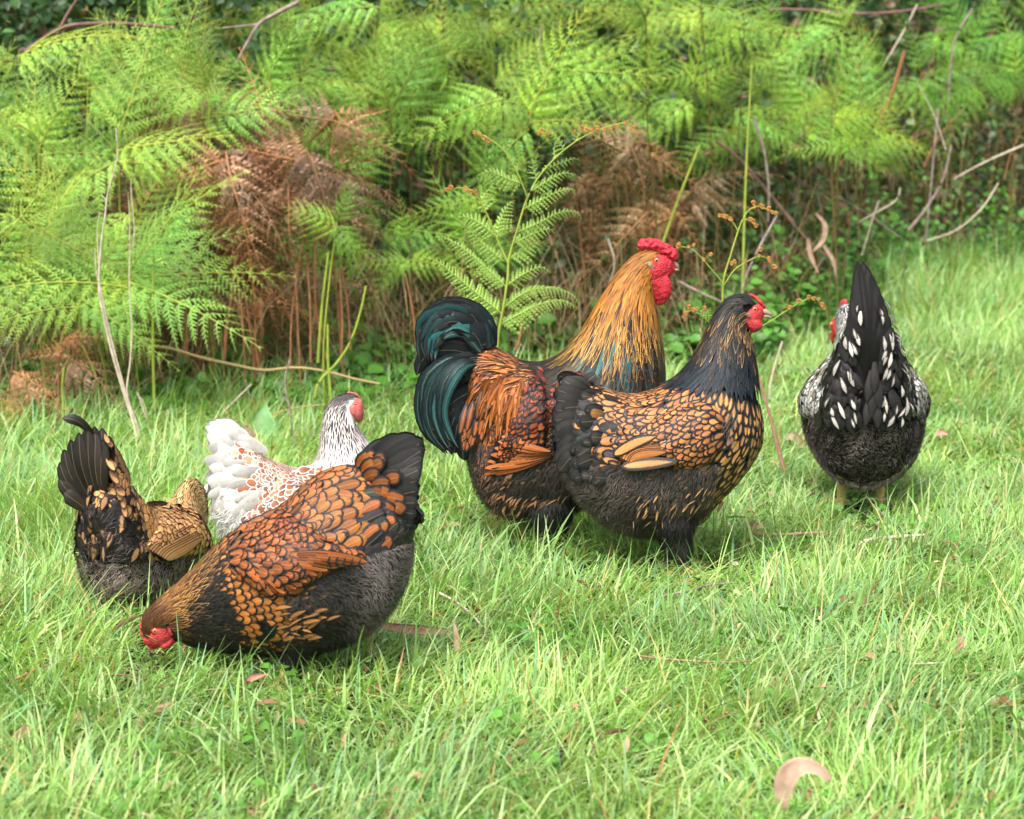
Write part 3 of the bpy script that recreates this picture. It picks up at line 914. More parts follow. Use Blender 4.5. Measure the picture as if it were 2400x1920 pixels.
    for sd in (1, -1):
        wl = Loft(fr.st(W, .125 if sd == fr.cs else .0), 60, 32, 2.0, sd, body)
        wo = wl.mesh('wing', M_UNDER, root)
        pl = Plumage()
        def wc(p, T, H):
            x, y = fr.topx(p); n = len(T)
            return dict(ca=cols(n, A(.48, .18, .05), .18), cb=cols(n, A(.011, .013, .018), .3), lace=.0032 + rng.uniform(-.0004, .0014, n), shaft=True)
        cover(pl, wl, .1, 5.0, .030, lambda t: .0088 + .0012 * t / 5, wc, th=(.1, math.pi - .1), phi=.15, lift=.004, prof='leaf', rs=.42, cs=1.25)
        pl.build('wing_coverts', wo)
        pl = Plumage()
        def side(px, py, o):
            return fr.S(body, px, py, o, sd)
        quill(pl, [side(1540, 1022, .018), side(1490, 1038, .022), side(1436, 1068, .021)], .0125, A(.62, .29, .10), A(.02, .018, .018), .0045, 0, normal=(0, sd, .2))
        for k in range(6):
            quill(pl, [side(1560, 1040 + 4 * k, .016 + .001 * k), side(1500, 1048 + 4 * k, .018 + .001 * k), side(1445 + 6 * k, 1070 + 3 * k, .017 + .001 * k)], .009, A(.50, .19, .05), BLK, .0014, 0, normal=(0, sd, 0))
        quill(pl, [side(1585, 1082, .022), side(1530, 1086, .026), side(1456, 1094, .024)], .0125, A(.62, .32, .13), A(.05, .045, .042), .006, 0, normal=(0, sd, .1))
        pl.build('flight_feathers', wo)
    # neck
    pl = Plumage()
    def hc(p, T, H):
        x, y = fr.topx(p); n = len(T)
        yy = y + rng.normal(0, 14, n)
        blk = cols(n, A(.012, .014, .018), .2)
        ca = mixa(blk, cols(n, A(.010, .021, .028), .35), sm(yy, 800, 850) * rng.uniform(.3, 1, n))
        edge = mixa(cols(n, A(.03, .022, .014), .2), cols(n, A(.34, .20, .058), .3), sm(yy, 722, 752))
        edge = mixa(edge, cols(n, A(.02, .024, .03), .2), sm(yy, 765, 825) * (rng.uniform(size=n) < .95))
        return dict(ca=ca, cb=edge, lace=np.where(rng.uniform(size=n) < .6, .0010, .0002), shaft=False, metal=.16 * sm(yy, 800, 850))
    cover(pl, body, 1.9, 7.95, lambda t: .016 + .028 * min(1, max(0, (t - 1.9) / 3)), lambda t: .0022 + .0022 * min(1, (t - 1.9) / 4), hc, base=.002, lift=.006, mask=lambda p, T, H: (fr.topx(p)[1] < 892) & ~((fr.topx(p)[0] > 1750) & (fr.topx(p)[1] > 714) & (fr.topx(p)[1] < 776)), prof='hackle', rs=.28, cs=1.45, phij=.08, jit=.5)
    pl.build('neck_hackle', root)
    face = Loft(fr.st([(1792, 731, 1790, 742, 5), (1785, 716, 1782, 756, 13), (1772, 712, 1770, 764, 20), (1757, 718, 1758, 766, 23), (1746, 728, 1750, 762, 22), (1740, 740, 1743, 752, 8)]), 44, 32)
    f = face.mesh('face', M_COMBH, root, 0, .0007, .004); face.skin = f
    cb_ = Loft(fr.st([(1752, 690, 1750, 694, 2), (1764, 690, 1762, 697, 5), (1778, 699, 1774, 706, 7), (1789, 709, 1784, 717, 7), (1797, 720, 1791, 724, 3)]), 50, 24)
    cb_.mesh('comb', M_COMBH, root, 0, .0016, .004)
    for sd in (1, -1):
        wt = Loft(fr.st([(1783, 748, 1744, 740, 5, sd * 17), (1786, 760, 1744, 754, 7, sd * 17), (1780, 772, 1752, 768, 6, sd * 14), (1764, 779, 1758, 777, 2, sd * 12)]), 40, 28)
        wt.mesh('wattle', M_COMBH, f, 0, .0008, .004)
        lb = Loft(fr.st([(1745, 734, 1745, 738, 1, sd * 21), (1751, 732, 1750, 742, 4, sd * 22), (1757, 738, 1756, 744, 3, sd * 22), (1759, 742, 1758, 744, .6, sd * 21)]), 20, 16)
        lb.mesh('ear_lobe', M_LOBE, f)
    bk = Loft(fr.st([(1784, 724, 1783, 738, 8), (1795, 724, 1793, 737, 6), (1805, 731, 1802, 739, 4), (1813, 741, 1810, 745, 1)]), 30, 20)
    bk.mesh('beak', M_HORND, root)
    bk = Loft(fr.st([(1784, 737, 1784, 745, 6), (1798, 738, 1796, 745, 4.5), (1809, 742, 1807, 746, 1.2)]), 24, 20)
    bk.mesh('lower_beak', M_HORN, root)
    eye(fr, face, 1770, 726, 6, root)
    for sd in (1, -1):
        hp = np.array(fr.P(1575 + sd * 10, 1180, sd * 62)); kn = np.array(fr.P(1582, 1262, sd * 58)); an = np.array([kn[0] + .012, kn[1], .018])
        L, pl = shank(root, fr, hp, kn, an, 0, .007, r_top=.058, n=1400)
        pl.build('thigh_feathers', root)
    return root


# ================= C. pecking hen in front
def pecking_hen():
    fr = Frame(690, 1578, math.pi)
    s = fr.s
    body = Loft(fr.st([
        (352, 1520, 362, 1518, 6), (338, 1496, 376, 1508, 15), (333, 1466, 398, 1508, 25), (338, 1440, 414, 1500, 31), (356, 1418, 428, 1503, 38),
        (390, 1388, 450, 1512, 50), (424, 1360, 480, 1518, 66), (457, 1328, 516, 1524, 84), (490, 1294, 560, 1530, 104), (532, 1256, 606, 1534, 126),
        (582, 1226, 656, 1534, 146), (632, 1202, 712, 1526, 160), (674, 1172, 772, 1512, 166), (714, 1134, 832, 1492, 164, 0, .1),
        (752, 1107, 886, 1456, 154, 0, .2), (792, 1094, 928, 1404, 138, 0, .3), (840, 1092, 952, 1345, 112, 0, .4), (888, 1110, 962, 1290, 80, 0, .4), (948, 1170, 966, 1235, 20)]), 140, 72)
    root = bird_root('hen', body, M_UNDER, fr, 'big chestnut and black laced hen pecking at the grass with its head down', 'hen', 'laced hens on the grass')
    pl = Plumage()
    edge_y = lambda x: np.interp(x, [516, 560, 620, 680, 774, 860, 960], [1340, 1370, 1394, 1392, 1336, 1322, 1290])
    def low(p, T, H):
        x, y = fr.topx(p)
        return (y > edge_y(x) - 20) & (x > 660 + (1520 - y) * .05)
    cover(pl, body, 8.5, 17.5, .034, .008, lambda p, T, H: dict(
        ca=mixa(cols(len(T), DARK, .3), cols(len(T), A(.42, .17, .05), .2), (rng.uniform(size=len(T)) < .35 * sm(-fr.topx(p)[0], -800, -700)).astype(float)),
        cb=cols(len(T), A(.018, .016, .015), .3), lace=.005, shaft=False), mask=low, lift=.008, rs=.45)
    fluff(pl, body, 8.5, 17.8, 32000, .0120, .0005, lambda p, T, H: cols(len(T), mixa(A(.030, .026, .024)[None], A(.23, .195, .185)[None], sm(fr.topx(p)[0], 790, 870) * (.6 + .35 * vnoise(p, .03, 2))), .16), mask=low, droop=.55, wild=.3)
    ticks(pl, body, fr, 22, 660, 790, 1425, 1500, A(.44, .19, .05), .026, .0040, -.2)
    pl.build('belly_feathers', root)
    # breast with gold drops
    pl = Plumage()
    def br(p, T, H):
        x, y = fr.topx(p)
        return (y > edge_y(x) - 60) & (x < 700) & (x > 480)
    def bc(p, T, H):
        x, y = fr.topx(p); n = len(T)
        k = (rng.uniform(size=n) < .90 - .5 * sm(y, 1470, 1530) - .6 * sm(-x, -540, -505) * sm(y, 1380, 1420))
        return dict(ca=mixa(cols(n, BLK, .2), cols(n, A(.43, .155, .030), .18), k.astype(float)), cb=cols(n, BLK * 1.2, .2), lace=.0028 + rng.uniform(0, .0020, n), shaft=k)
    cover(pl, body, 7.6, 12.6, .034, .0102, bc, mask=br, lift=.004, prof='leaf', rs=.42, cs=1.25)
    pl.build('breast_feathers', root)
    # back and saddle: copper with neat black lacing, larger towards the tail
    pl = Plumage()
    def bk(p, T, H):
        x, y = fr.topx(p)
        return (y < edge_y(x) + 10) & (x > 500) & (x < 868 + (y - 1100) * .10)
    def kc(p, T, H):
        x, y = fr.topx(p); n = len(T)
        ca = mixa(cols(n, A(.29, .092, .022), .22), cols(n, A(.36, .128, .028), .16), sm(x, 650, 760))
        return dict(ca=ca, cb=cols(n, BLK * 1.2, .2), lace=.0027 + .0016 * sm(x, 700, 800) + rng.uniform(-.0005, .0012, n), shaft=True)
    cover(pl, body, 7.8, 15.3, lambda t: .030 + .026 * sm(np.array(t), 11.4, 15.), lambda t: .0084 + .0084 * float(sm(np.array(t), 11.4, 15.2)), kc, mask=bk, lift=.003, rs=.44, cs=1.25, phij=.16, jit=.4, phi=.18)
    pl.build('back_feathers', root)
    # rump cushion and tail
    pl = Plumage()
    def rc(p, T, H):
        x, y = fr.topx(p); n = len(T)
        k = rng.uniform(size=n) < .14 + .8 * sm(-x - (y - 1150) * .15 + rng.normal(0, 14, n), -885, -835)
        return dict(ca=mixa(cols(n, A(.034, .032, .030), .5), cols(n, A(.34, .105, .025), .18), k.astype(float)), cb=cols(n, A(.010, .010, .010), .3), lace=.0046, shaft=True)  # black feathers: grey centres paint highlights, dark rims the shading between them
    cover(pl, body, 14.4, 18.0, .050, .0150, rc, mask=lambda p, T, H: (fr.topx(p)[1] < 1300) & (fr.topx(p)[0] > 835), lift=.010, rs=.36, cs=1.15, phi=.1)
    for sd in (1, -1):
        for k in range(13):
            f = k / 12
            a = fr.P(835 + 40 * f, 1130 + 70 * f)
            e = (898 + 104 * math.sin(.35 + f * 1.25) ** 1.0, 1040 - 38 * math.cos(f * 3.0 + .2) + 190 * f * f + 0)
            e = [(918, 1040), (946, 1026), (972, 1024), (990, 1034), (994, 1052), (990, 1076), (988, 1098), (982, 1125), (982, 1150), (980, 1178), (976, 1205), (968, 1235), (958, 1268)][k]
            e_ = fr.P(*e, sd * (12 + 30 * f)); m = fr.P((a_x := 835 + 40 * f) * .5 + e[0] * .5 - 4, (1130 + 70 * f) * .5 + e[1] * .5 - 2 + 4 * f, sd * (20 + 36 * f))
            quill(pl, [(a[0], sd * .016, a[2]), m, e_], .0250 - .004 * f, A(.024, .023, .023) * rng.uniform(.5, 1.6), A(.009, .009, .009), .006, 0, normal=(0, sd, rng.normal(0, .12)), cup=.12)
        for k in range(16):                              # copper-centred coverts at the tail's root
            f = rng.uniform(); g = rng.uniform()
            x0, y0 = 830 + 75 * f + 10 * g, 1090 + 90 * g + 20 * f * g
            dx, dy = 36 + 14 * rng.uniform(), -34 + 60 * g
            quill(pl, [fr.P(x0, y0, sd * (30 + 30 * g)), fr.P(x0 + dx * .5, y0 + dy * .5 - 4, sd * (40 + 30 * g)), fr.P(x0 + dx, y0 + dy, sd * (36 + 30 * g))], .0140, A(.35, .108, .025) * rng.uniform(.6, 1.1), BLK * 1.3, .0046, 0, normal=(0, sd, 0))
    pl.build('tail', root)
    # wing
    W = [(520, 1300, 535, 1350, 6), (560, 1250, 575, 1372, 18), (610, 1232, 625, 1396, 26), (662, 1224, 684, 1394, 28), (716, 1246, 732, 1362, 24), (766, 1276, 778, 1338, 17), (814, 1296, 818, 1328, 9), (862, 1312, 862, 1322, 2)]
    for sd in (1, -1):
        wl = Loft(fr.st(W, .125 if sd == fr.cs else .0), 70, 32, 2.0, sd, body)
        wo = wl.mesh('wing', M_UNDER, root)
        pl = Plumage()
        def wc(p, T, H):
            x, y = fr.topx(p); n = len(T)
            return dict(ca=cols(n, A(.31, .088, .020), .2), cb=cols(n, BLK * 1.2, .2), lace=.0030 + rng.uniform(-.0006, .0012, n), shaft=True)
        # quills first so that the coverts lie over them
        def side(px, py, o):
            return fr.S(body, px, py, o, sd)
        ends = [(640, 1396), (668, 1393), (696, 1382), (722, 1366), (746, 1350), (770, 1338), (794, 1331), (818, 1326), (842, 1323), (864, 1318)]
        for k, e in enumerate(ends):
            f = k / 9
            a = (600 + 80 * f, 1352 - 56 * f)
            quill(pl, [side(*a, .016 + .001 * k), side((a[0] + e[0]) / 2, (a[1] + e[1]) / 2 - 6, .020 + .001 * k), side(*e, .013 + .001 * k)], .0078, A(.33, .095, .024) * rng.uniform(.8, 1.15), BLK, .0014, 0, normal=(0, sd, 0), cup=.1)
        for k in range(5):                               # dark bars near the wing tip
            q = side(772 + 18 * k, 1318 + 1.5 * k, .030)
            quill(pl, [(q[0] - .001, q[1] - sd * .002, q[2] + .010), (q[0] + .002, q[1], q[2]), (q[0] - .004, q[1] - sd * .001, q[2] - .009)], .0022, BLK, BLK, .001, 0, normal=(0, sd, 0), shaft=False)
        cover(pl, wl, .1, 6.0, .034, lambda t: .0100 + .0018 * t / 6, wc, th=(.1, math.pi * .84), phi=.12, base=.002, lift=.004, rs=.40, cs=1.2, phij=.14, jit=.4)
        pl.build('wing_coverts', wo)
    # neck
    pl = Plumage()
    def hc(p, T, H):
        x, y = fr.topx(p); n = len(T)
        # distance back from the face
        g = ((x - 345) * .62 + (1470 - y) * .55)
        low_ = sm(y - (x - 400) * .15, 1455, 1490)
        ca = mixa(cols(n, A(.10, .045, .018), .2), cols(n, BLK * 1.2, .2), sm(x + (y - 1420) * .4, 395, 440))
        ed = mixa(cols(n, A(.10, .045, .018), .2), cols(n, A(.40, .20, .060), .25), sm(g, 20, 50))
        ed = mixa(ed, cols(n, A(.03, .025, .02), .2), np.maximum(low_ * sm(x, 410, 450), sm(x + (y - 1400) * .5 + rng.normal(0, 12, n), 425, 470)))
        return dict(ca=ca, cb=ed, lace=.0011, shaft=False)
    cover(pl, body, 1.3, 8.4, lambda t: .011 + .022 * min(1, max(0, (t - 1.6) / 3)), lambda t: .0022 + .0020 * min(1, (t - 2.2) / 4), hc, lift=.005, mask=lambda p, T, H: ((fr.topx(p)[0] - 375) / 28) ** 2 + ((fr.topx(p)[1] - 1494) / 27) ** 2 > 1, prof='hackle', rs=.28, cs=1.45, phij=.08, jit=.5)
    pl.build('neck_hackle', root)
    face = Loft(fr.st([(350, 1520, 362, 1522, 6), (340, 1505, 376, 1516, 14), (341, 1486, 394, 1514, 23), (350, 1464, 404, 1508, 29), (362, 1452, 410, 1496, 31), (378, 1446, 410, 1480, 29), (396, 1449, 406, 1466, 12)]), 50, 32)
    f = face.mesh('face', M_COMBH, root, 0, .0007, .004); face.skin = f
    cb_ = Loft(fr.st([(338, 1448, 332, 1450, 2), (340, 1458, 330, 1458, 6), (341, 1474, 329, 1474, 8), (344, 1492, 333, 1494, 8), (350, 1508, 342, 1510, 5), (352, 1514, 349, 1515, 1.5)]), 50, 24)
    cb_.mesh('comb', M_COMBH, root, 0, .0018, .004)
    for sd in (1, -1):
        wt = Loft(fr.st([(376, 1508, 376, 1512, 2, sd * 16), (390, 1496, 384, 1516, 6, sd * 17), (404, 1490, 394, 1517, 8, sd * 16), (412, 1494, 404, 1512, 5, sd * 14), (414, 1500, 411, 1506, 1, sd * 13)]), 40, 28)
        wt.mesh('wattle', M_COMBH, f, 0, .0008, .005)
        l2 = Loft(fr.st([(393, 1448, 391, 1449, 1, sd * 26), (400, 1450, 394, 1460, 4, sd * 27), (407, 1462, 400, 1476, 5, sd * 27), (409, 1480, 405, 1484, 1, sd * 25)]), 30, 20)
        l2.mesh('wattle', plain_material("pink ear skin", (.66, .09, .13), .5, .3), f)
        lb = Loft(fr.st([(387, 1446, 384, 1447, 1, sd * 26), (392, 1452, 379, 1454, 4, sd * 28), (392, 1466, 380, 1466, 4, sd * 28), (388, 1476, 384, 1476, 1, sd * 27)]), 20, 16)
        lb.mesh('ear_lobe', M_LOBE, f)
    b1 = Loft(fr.st([(344, 1504, 358, 1512, 7), (344, 1514, 356, 1520, 6), (347, 1524, 354, 1528, 3.5), (349.5, 1535, 351, 1536, 1)]), 30, 20)
    b1.mesh('beak', M_HORND, root)
    b2 = Loft(fr.st([(358, 1511, 364, 1514, 5), (356, 1519, 361, 1522, 4), (353, 1529, 356, 1530, 1.2)]), 24, 20)
    b2.mesh('lower_beak', M_HORN, root)
    eye(fr, face, 363, 1479, 6.5, root)
    for sd in (1, -1):
        hp = np.array(fr.P(720 - sd * 10, 1430, sd * 66)); kn = np.array(fr.P(700, 1515, sd * 60)); an = np.array([kn[0] + .01, kn[1], .016])
        L, pl = shank(root, fr, hp, kn, an, 0, .007, r_top=.052, n=1200)
        pl.build('thigh_feathers', root)
    return root


# ================= D. white hen behind it
def white_hen():
    fr = Frame(690, 1340, math.radians(14))
    s = fr.s
    body = Loft(fr.st([
        (851, 964, 850, 976, 4), (846, 938, 846, 986, 12), (828, 922, 838, 990, 19), (796, 926, 838, 996, 25), (768, 950, 846, 1010, 31),
        (756, 990, 860, 1030, 42), (750, 1040, 884, 1062, 58), (742, 1078, 905, 1108, 80), (720, 1100, 908, 1165, 102), (690, 1102, 880, 1225, 118),
        (655, 1090, 820, 1275, 124), (622, 1074, 730, 1305, 124, 0, .1), (597, 1054, 640, 1312, 118, 0, .2), (575, 1038, 572, 1300, 102, 0, .35),
        (550, 1028, 528, 1265, 80, 0, .45), (524, 1052, 505, 1215, 48, 0, .4), (500, 1120, 497, 1160, 10)]), 120, 60)
    root = bird_root('hen', body, M_UNDERW, fr, 'white hen with rust scaled back and grey streaked neck behind the pecking hen', 'hen', 'laced hens on the grass')
    WH = A(.64, .63, .61)
    pl = Plumage()
    def bc(p, T, H):
        x, y = fr.topx(p); n = len(T)
        cx = sm(x - (y - 1100) * .18 + rng.normal(0, 8, n), 575, 598)
        k = (rng.uniform(size=n) < np.maximum(cx * (1 - sm(x, 735, 775)), .05))
        ca = mixa(cols(n, WH, .03), cols(n, A(.36, .13, .060), .14), k.astype(float))
        ca = mixa(ca, cols(n, A(.62, .32, .18), .1), k * (rng.uniform(size=n) < .2))
        return dict(ca=ca, cb=cols(n, A(.62, .58, .56), .03), lace=.0020 + 0 * T, shaft=False)  # grey rim is painted shading on white feathers, pale lacing on rust ones
    cover(pl, body, 7.0, 16.3, lambda t: .028 + .010 * (t > 12), lambda t: .0085 + .0025 * (t > 12), bc, lift=.006, rs=.5, cs=1.35, phi=.25)
    pl.build('body_feathers', root)
    pl = Plumage()
    fluff(pl, body, 8.5, 16.4, 4000, .02, .0008, lambda p, T, H: cols(len(T), WH * .95, .08), mask=lambda p, T, H: fr.topx(p)[1] > 1190, droop=.6)
    pl.build('belly_feathers', root)
    pl = Plumage()
    for sd in (1, -1):
        tips = [(484, 1001), (492, 990), (506, 984), (522, 984), (535, 990), (548, 1003), (562, 1020), (486, 1018), (492, 1040), (500, 1062), (490, 1095), (486, 1130), (487, 1165)]
        for k, e in enumerate(tips):
            f = min(1, max(0, (k - 6) / 6))
            a = (585 - 25 * f, 1085 + 60 * f)
            quill(pl, [fr.P(*a, sd * 14), fr.P((a[0] + e[0]) / 2 + 6, (a[1] + e[1]) / 2 - 6, sd * (22 + 20 * f)), fr.P(*e, sd * (10 + 22 * f))], (.013 + .004 * (k % 2)), WH * rng.uniform(.95, 1.03), A(.56, .55, .53), .0007, 0, normal=(0, sd, rng.normal(0, .15)), cup=.15, shaft=False)  # greyer edge colour paints the shading that outlines each white tail feather
        for k in range(16):
            x0, y0 = rng.uniform(515, 590), rng.uniform(1030, 1210)
            L_ = rng.uniform(50, 80); a_ = 2.5 + 1.6 * (y0 - 1030) / 180 + rng.normal(0, .12)
            q = [(x0 - math.cos(a_) * L_ * .6, y0 + math.sin(a_) * L_ * .6 - 0), (x0, y0), (x0 + math.cos(a_) * L_ * .5, y0 - math.sin(a_) * L_ * .5)]
            quill(pl, [fr.S(body, *q[0], .002, sd), fr.S(body, *q[1], .009, sd), fr.S(body, *q[2], .009, sd)], rng.uniform(.009, .013), WH * rng.uniform(.95, 1.02), A(.58, .57, .55), .0007, 0, normal=(0, sd, 0), shaft=False, cup=.15)  # edges greyed in colour here too, as shading between feathers
    pl.build('tail', root)
    for sd in (1, -1):
        W = [(790, 1120, 790, 1160, 6), (740, 1110, 745, 1215, 16), (690, 1120, 700, 1235, 20), (650, 1150, 660, 1240, 16), (610, 1185, 615, 1235, 8), (580, 1215, 580, 1228, 2)]
        wl = Loft(fr.st(W, .10 if sd == fr.cs else .0), 50, 28, 2.0, sd, body)
        wo = wl.mesh('wing', M_UNDERW, root)
        pl = Plumage()
        cover(pl, wl, .1, 4.9, .030, .0095, lambda p, T, H: dict(ca=cols(len(T), A(.36, .13, .060), .15), cb=cols(len(T), A(.62, .58, .56), .03), lace=.0022, shaft=False), th=(.1, math.pi - .1), lift=.006)
        pl.build('wing_coverts', wo)
    pl = Plumage()
    def hc(p, T, H):
        x, y = fr.topx(p); n = len(T)
        dk = cols(n, A(.045, .038, .038), .3)
        ca = mixa(dk, cols(n, A(.13, .11, .11), .35), sm(y, 990, 1080))
        return dict(ca=ca, cb=mixa(cols(n, A(.06, .05, .05), .2), cols(n, A(.60, .54, .52), .08), sm(y + rng.normal(0, 5, n), 932, 958)), lace=.0013 + .0016 * sm(y, 1000, 1090), shaft=False)
    cover(pl, body, 1.9, 7.8, lambda t: .013 + .022 * min(1, max(0, (t - 1.9) / 3)), lambda t: .0024 + .0020 * min(1, (t - 1.9) / 4), hc, lift=.003, prof='hackle', rs=.3, cs=1.5, phij=.1, jit=.5, mask=lambda p, T, H: ((fr.topx(p)[0] - 834) / 24) ** 2 + ((fr.topx(p)[1] - 964) / 32) ** 2 > 1)
    pl.build('neck_hackle', root)
    face = Loft(fr.st([(853, 966, 851, 977, 5), (846, 938, 848, 986, 15), (836, 934, 842, 991, 21), (825, 938, 836, 989, 24), (814, 948, 828, 980, 23), (809, 958, 813, 968, 8)]), 44, 32)
    f = face.mesh('face', M_COMBP, root, 0, .0006, .004); face.skin = f
    cb_ = Loft(fr.st([(812, 920, 812, 923, 2), (820, 918, 820, 923, 3), (832, 921, 830, 927, 4), (842, 928, 839, 932, 3), (848, 938, 846, 940, 1)]), 40, 20)
    cb_.mesh('comb', M_COMBP, root, 0, .001, .004)
    for sd in (1, -1):
        wt = Loft(fr.st([(846, 972, 824, 966, 4, sd * 12), (846, 980, 828, 978, 5, sd * 12), (843, 988, 834, 986, 3, sd * 10), (839, 992, 837, 991, 1, sd * 9)]), 30, 20)
        wt.mesh('wattle', M_COMBP, f, 0, .0006, .004)
        lb = Loft(fr.st([(818, 954, 817, 958, 1, sd * 18), (823, 953, 821, 962, 3, sd * 19), (829, 960, 826, 968, 3, sd * 18), (831, 968, 829, 970, .6, sd * 17)]), 20, 16)
        lb.mesh('ear_lobe', M_LOBE, f)
    bk = Loft(fr.st([(844, 952, 844, 968, 7), (850, 955, 849, 969, 5), (855, 963, 853, 971, 2.5), (857, 971, 856, 972, .7)]), 30, 20)
    bk.mesh('beak', plain_material("straw beak", (.66, .46, .24), .4, .4), root)
    eye(fr, face, 834, 949, 4.5, root)
    for sd in (1, -1):
        hp = np.array(fr.P(690, 1230, sd * 50)); kn = np.array(fr.P(690, 1290, sd * 46)); an = np.array([kn[0] + .01, kn[1], .016])
        L, pl = shank(root, fr, hp, kn, an, 0, .006, r_top=.045, n=500, fcol=(.6, .58, .56))
        pl.build('thigh_feathers', root)
    return root


# ================= E and F: birds seen from behind, shaped in metres
class Metric:
    def __init__(self, gx, gy, yaw):
        self.o = ground(gx, gy); self.o[2] = 0; self.yaw = yaw; self.s = 1.0
        self.h = np.array([math.cos(yaw), math.sin(yaw), 0])
        self.l = np.array([-math.sin(yaw), math.cos(yaw), 0])
    def p(self, x, z): return x, z
    def st(self, rows): return [tuple(list(r) + [0] * (7 - len(r))) for r in rows]
    def P(self, x, z, y=0): return (x, y, z)
    def topx(self, p):
        w = self.o + p[:, :1] * self.h + p[:, 1:2] * self.l + np.array([0, 0, 1.0]) * p[:, 2:3] - _c
        dz = w @ _f
        return 1200 + FPX * (w @ _r) / dz, 960 - FPX * (w @ _u) / dz


def golden_hen():
    fr = Metric(342, 1436, math.radians(62))
    body = Loft(fr.st([
        (.245, .155, .243, .150, .003, .035), (.23, .185, .228, .145, .011, .030), (.205, .215, .208, .140, .015, .012), (.172, .236, .195, .130, .017, 0), (.140, .238, .190, .115, .019, 0),
        (.112, .212, .180, .095, .034), (.085, .196, .165, .070, .064), (.045, .205, .135, .050, .086), (.0, .214, .08, .035, .092, 0, .1), (-.04, .232, .03, .025, .094, 0, .2),
        (-.070, .262, -.035, .018, .096, 0, .25), (-.092, .295, -.080, .022, .094, 0, .38), (-.108, .322, -.110, .045, .088, 0, .45), (-.122, .330, -.132, .09, .072, 0, .5), (-.138, .26, -.142, .19, .02, 0, .3)]), 120, 64)
    root = bird_root('hen', body, M_UNDER, fr, 'small buff and black hen seen from behind with grey fluff, left of the white hen', 'hen', 'laced hens on the grass')
    rear = lambda p: (p[:, 2] < .128 + .0 * p[:, 0])
    pl = Plumage()
    tick = lambda p: sm(p[:, 0], -.02, .03)
    cover(pl, body, 6.0, 13.9, .028, .007, lambda p, T, H: dict(ca=mixa(cols(len(T), A(.03, .025, .022), .3), cols(len(T), A(.55, .38, .20), .15), tick(p) * (rng.uniform(size=len(T)) < .5)), cb=cols(len(T), A(.03, .025, .022), .3), lace=.0045, shaft=False),
          mask=lambda p, T, H: rear(p) & (p[:, 0] > -.01), lift=.006)
    fluff(pl, body, 6.0, 14, 34000, .0125, .0005, lambda p, T, H: cols(len(T), mixa(A(.085, .068, .058)[None], A(.34, .275, .23)[None], .42 + .35 * vnoise(p, .028, 2)), .18), mask=lambda p, T, H: rear(p) & ((p[:, 0] < .01) | (rng.uniform(size=len(T)) < .35)), droop=.45, wild=.4)
    pl.build('belly_feathers', root)
    pl = Plumage()
    def bc(p, T, H):
        n = len(T)
        return dict(ca=cols(n, A(.58, .30, .115), .12), cb=cols(n, A(.02, .016, .013), .2), lace=.0014, shaft=True)
    cover(pl, body, 4.4, 11.2, .026, .0082, bc, mask=lambda p, T, H: ~rear(p) & (p[:, 0] > -.085), lift=.005, rs=.5)
    pl.build('body_feathers', root)
    # cushion: buff outside towards the back, black and downy underneath
    pl = Plumage()
    def rc(p, T, H):
        n = len(T)
        up_ = sm(np.cos(H) * .6 + p[:, 0] * 6 + .52 + rng.normal(0, .12, n), .0, .35)
        k = (rng.uniform(size=n) < .16 + .84 * up_)
        return dict(ca=mixa(cols(n, A(.028, .022, .020), .3), cols(n, A(.60, .30, .11), .13), k.astype(float)), cb=cols(n, A(.022, .018, .016), .3), lace=np.where(up_ > .5, .0012, .0048), shaft=k)
    cover(pl, body, 9.2, 14.0, .036, .0125, rc, mask=lambda p, T, H: ~rear(p), lift=.010, rs=.42, cs=1.25, phi=.1)
    fluff(pl, body, 11.2, 14, 1500, .018, .0008, lambda p, T, H: cols(len(T), A(.05, .042, .038), .5), mask=lambda p, T, H: ~rear(p) & (np.cos(H) < .2), droop=.4)
    for sd in (1, -1):
        for k in range(9):
            f = k / 8
            quill(pl, [fr.P(-.065 - .03 * f, .262 + .05 * f, sd * .020), fr.P(-.085 - .03 * f, .290 + .05 * f, sd * .030), fr.P(-.112 - .03 * f, .305 + .055 * f, sd * .030)], .0098, A(.44, .21, .08) * rng.uniform(.6, 1.05), A(.02, .015, .013), .0026, 0, normal=(-.2 + rng.normal(0, .2), sd, .5), cup=.1)
    tips = [(.074, .258), (.082, .286), (.080, .316), (.069, .342), (.052, .362), (.032, .377), (.010, .384), (-.008, .382), (-.024, .368)]
    for j in range(2):
        for k, (ty, tz) in enumerate(tips):                  # black fan seen from behind
            quill(pl, [fr.P(-.135 + .012 * j, .225 + .004 * k, ty * .35), fr.P(-.152 + .014 * j, (tz + .235) / 2 + .006, ty * .78), fr.P(-.150 + .020 * j, tz + .004 * j, ty)], .0185, A(.026, .021, .018) * rng.uniform(.6, 1.6), A(.010, .009, .008), .004, 0, normal=(-1, .1, .1), cup=.15)
    for k in range(12):                                      # buff edge on the right of the fan
        f = k / 11
        jx, jz = rng.normal(0, .006, 2)
        quill(pl, [fr.P(-.125, .375 - .14 * f + jz, -.012 - .03 * f), fr.P(-.140 + jx, .372 - .14 * f + jz, -.026 - .040 * f), fr.P(-.152 + jx, .362 - .15 * f + jz * 2, -.038 - .040 * f + jx)], rng.uniform(.007, .011), A(.52, .26, .10) * rng.uniform(.7, 1.05), A(.02, .015, .013), .0018, 0, normal=(-.5, -1, .3), cup=.1)
    quill(pl, [fr.P(-.11, .33, .01), fr.P(-.135, .378, .020), fr.P(-.150, .400, .038), fr.P(-.16, .404, .062)], .0115, A(.030, .026, .025), A(.012, .010, .010), .001, 0, normal=(-1, .3, .2), cup=.15)
    surf_ticks(pl, body, 22, 11.5, 14.0, A(.44, .24, .10), .028, .0062, .0032, lambda p: (p[:, 2] > .135) & (p[:, 2] < .27))
    pl.build('tail', root)
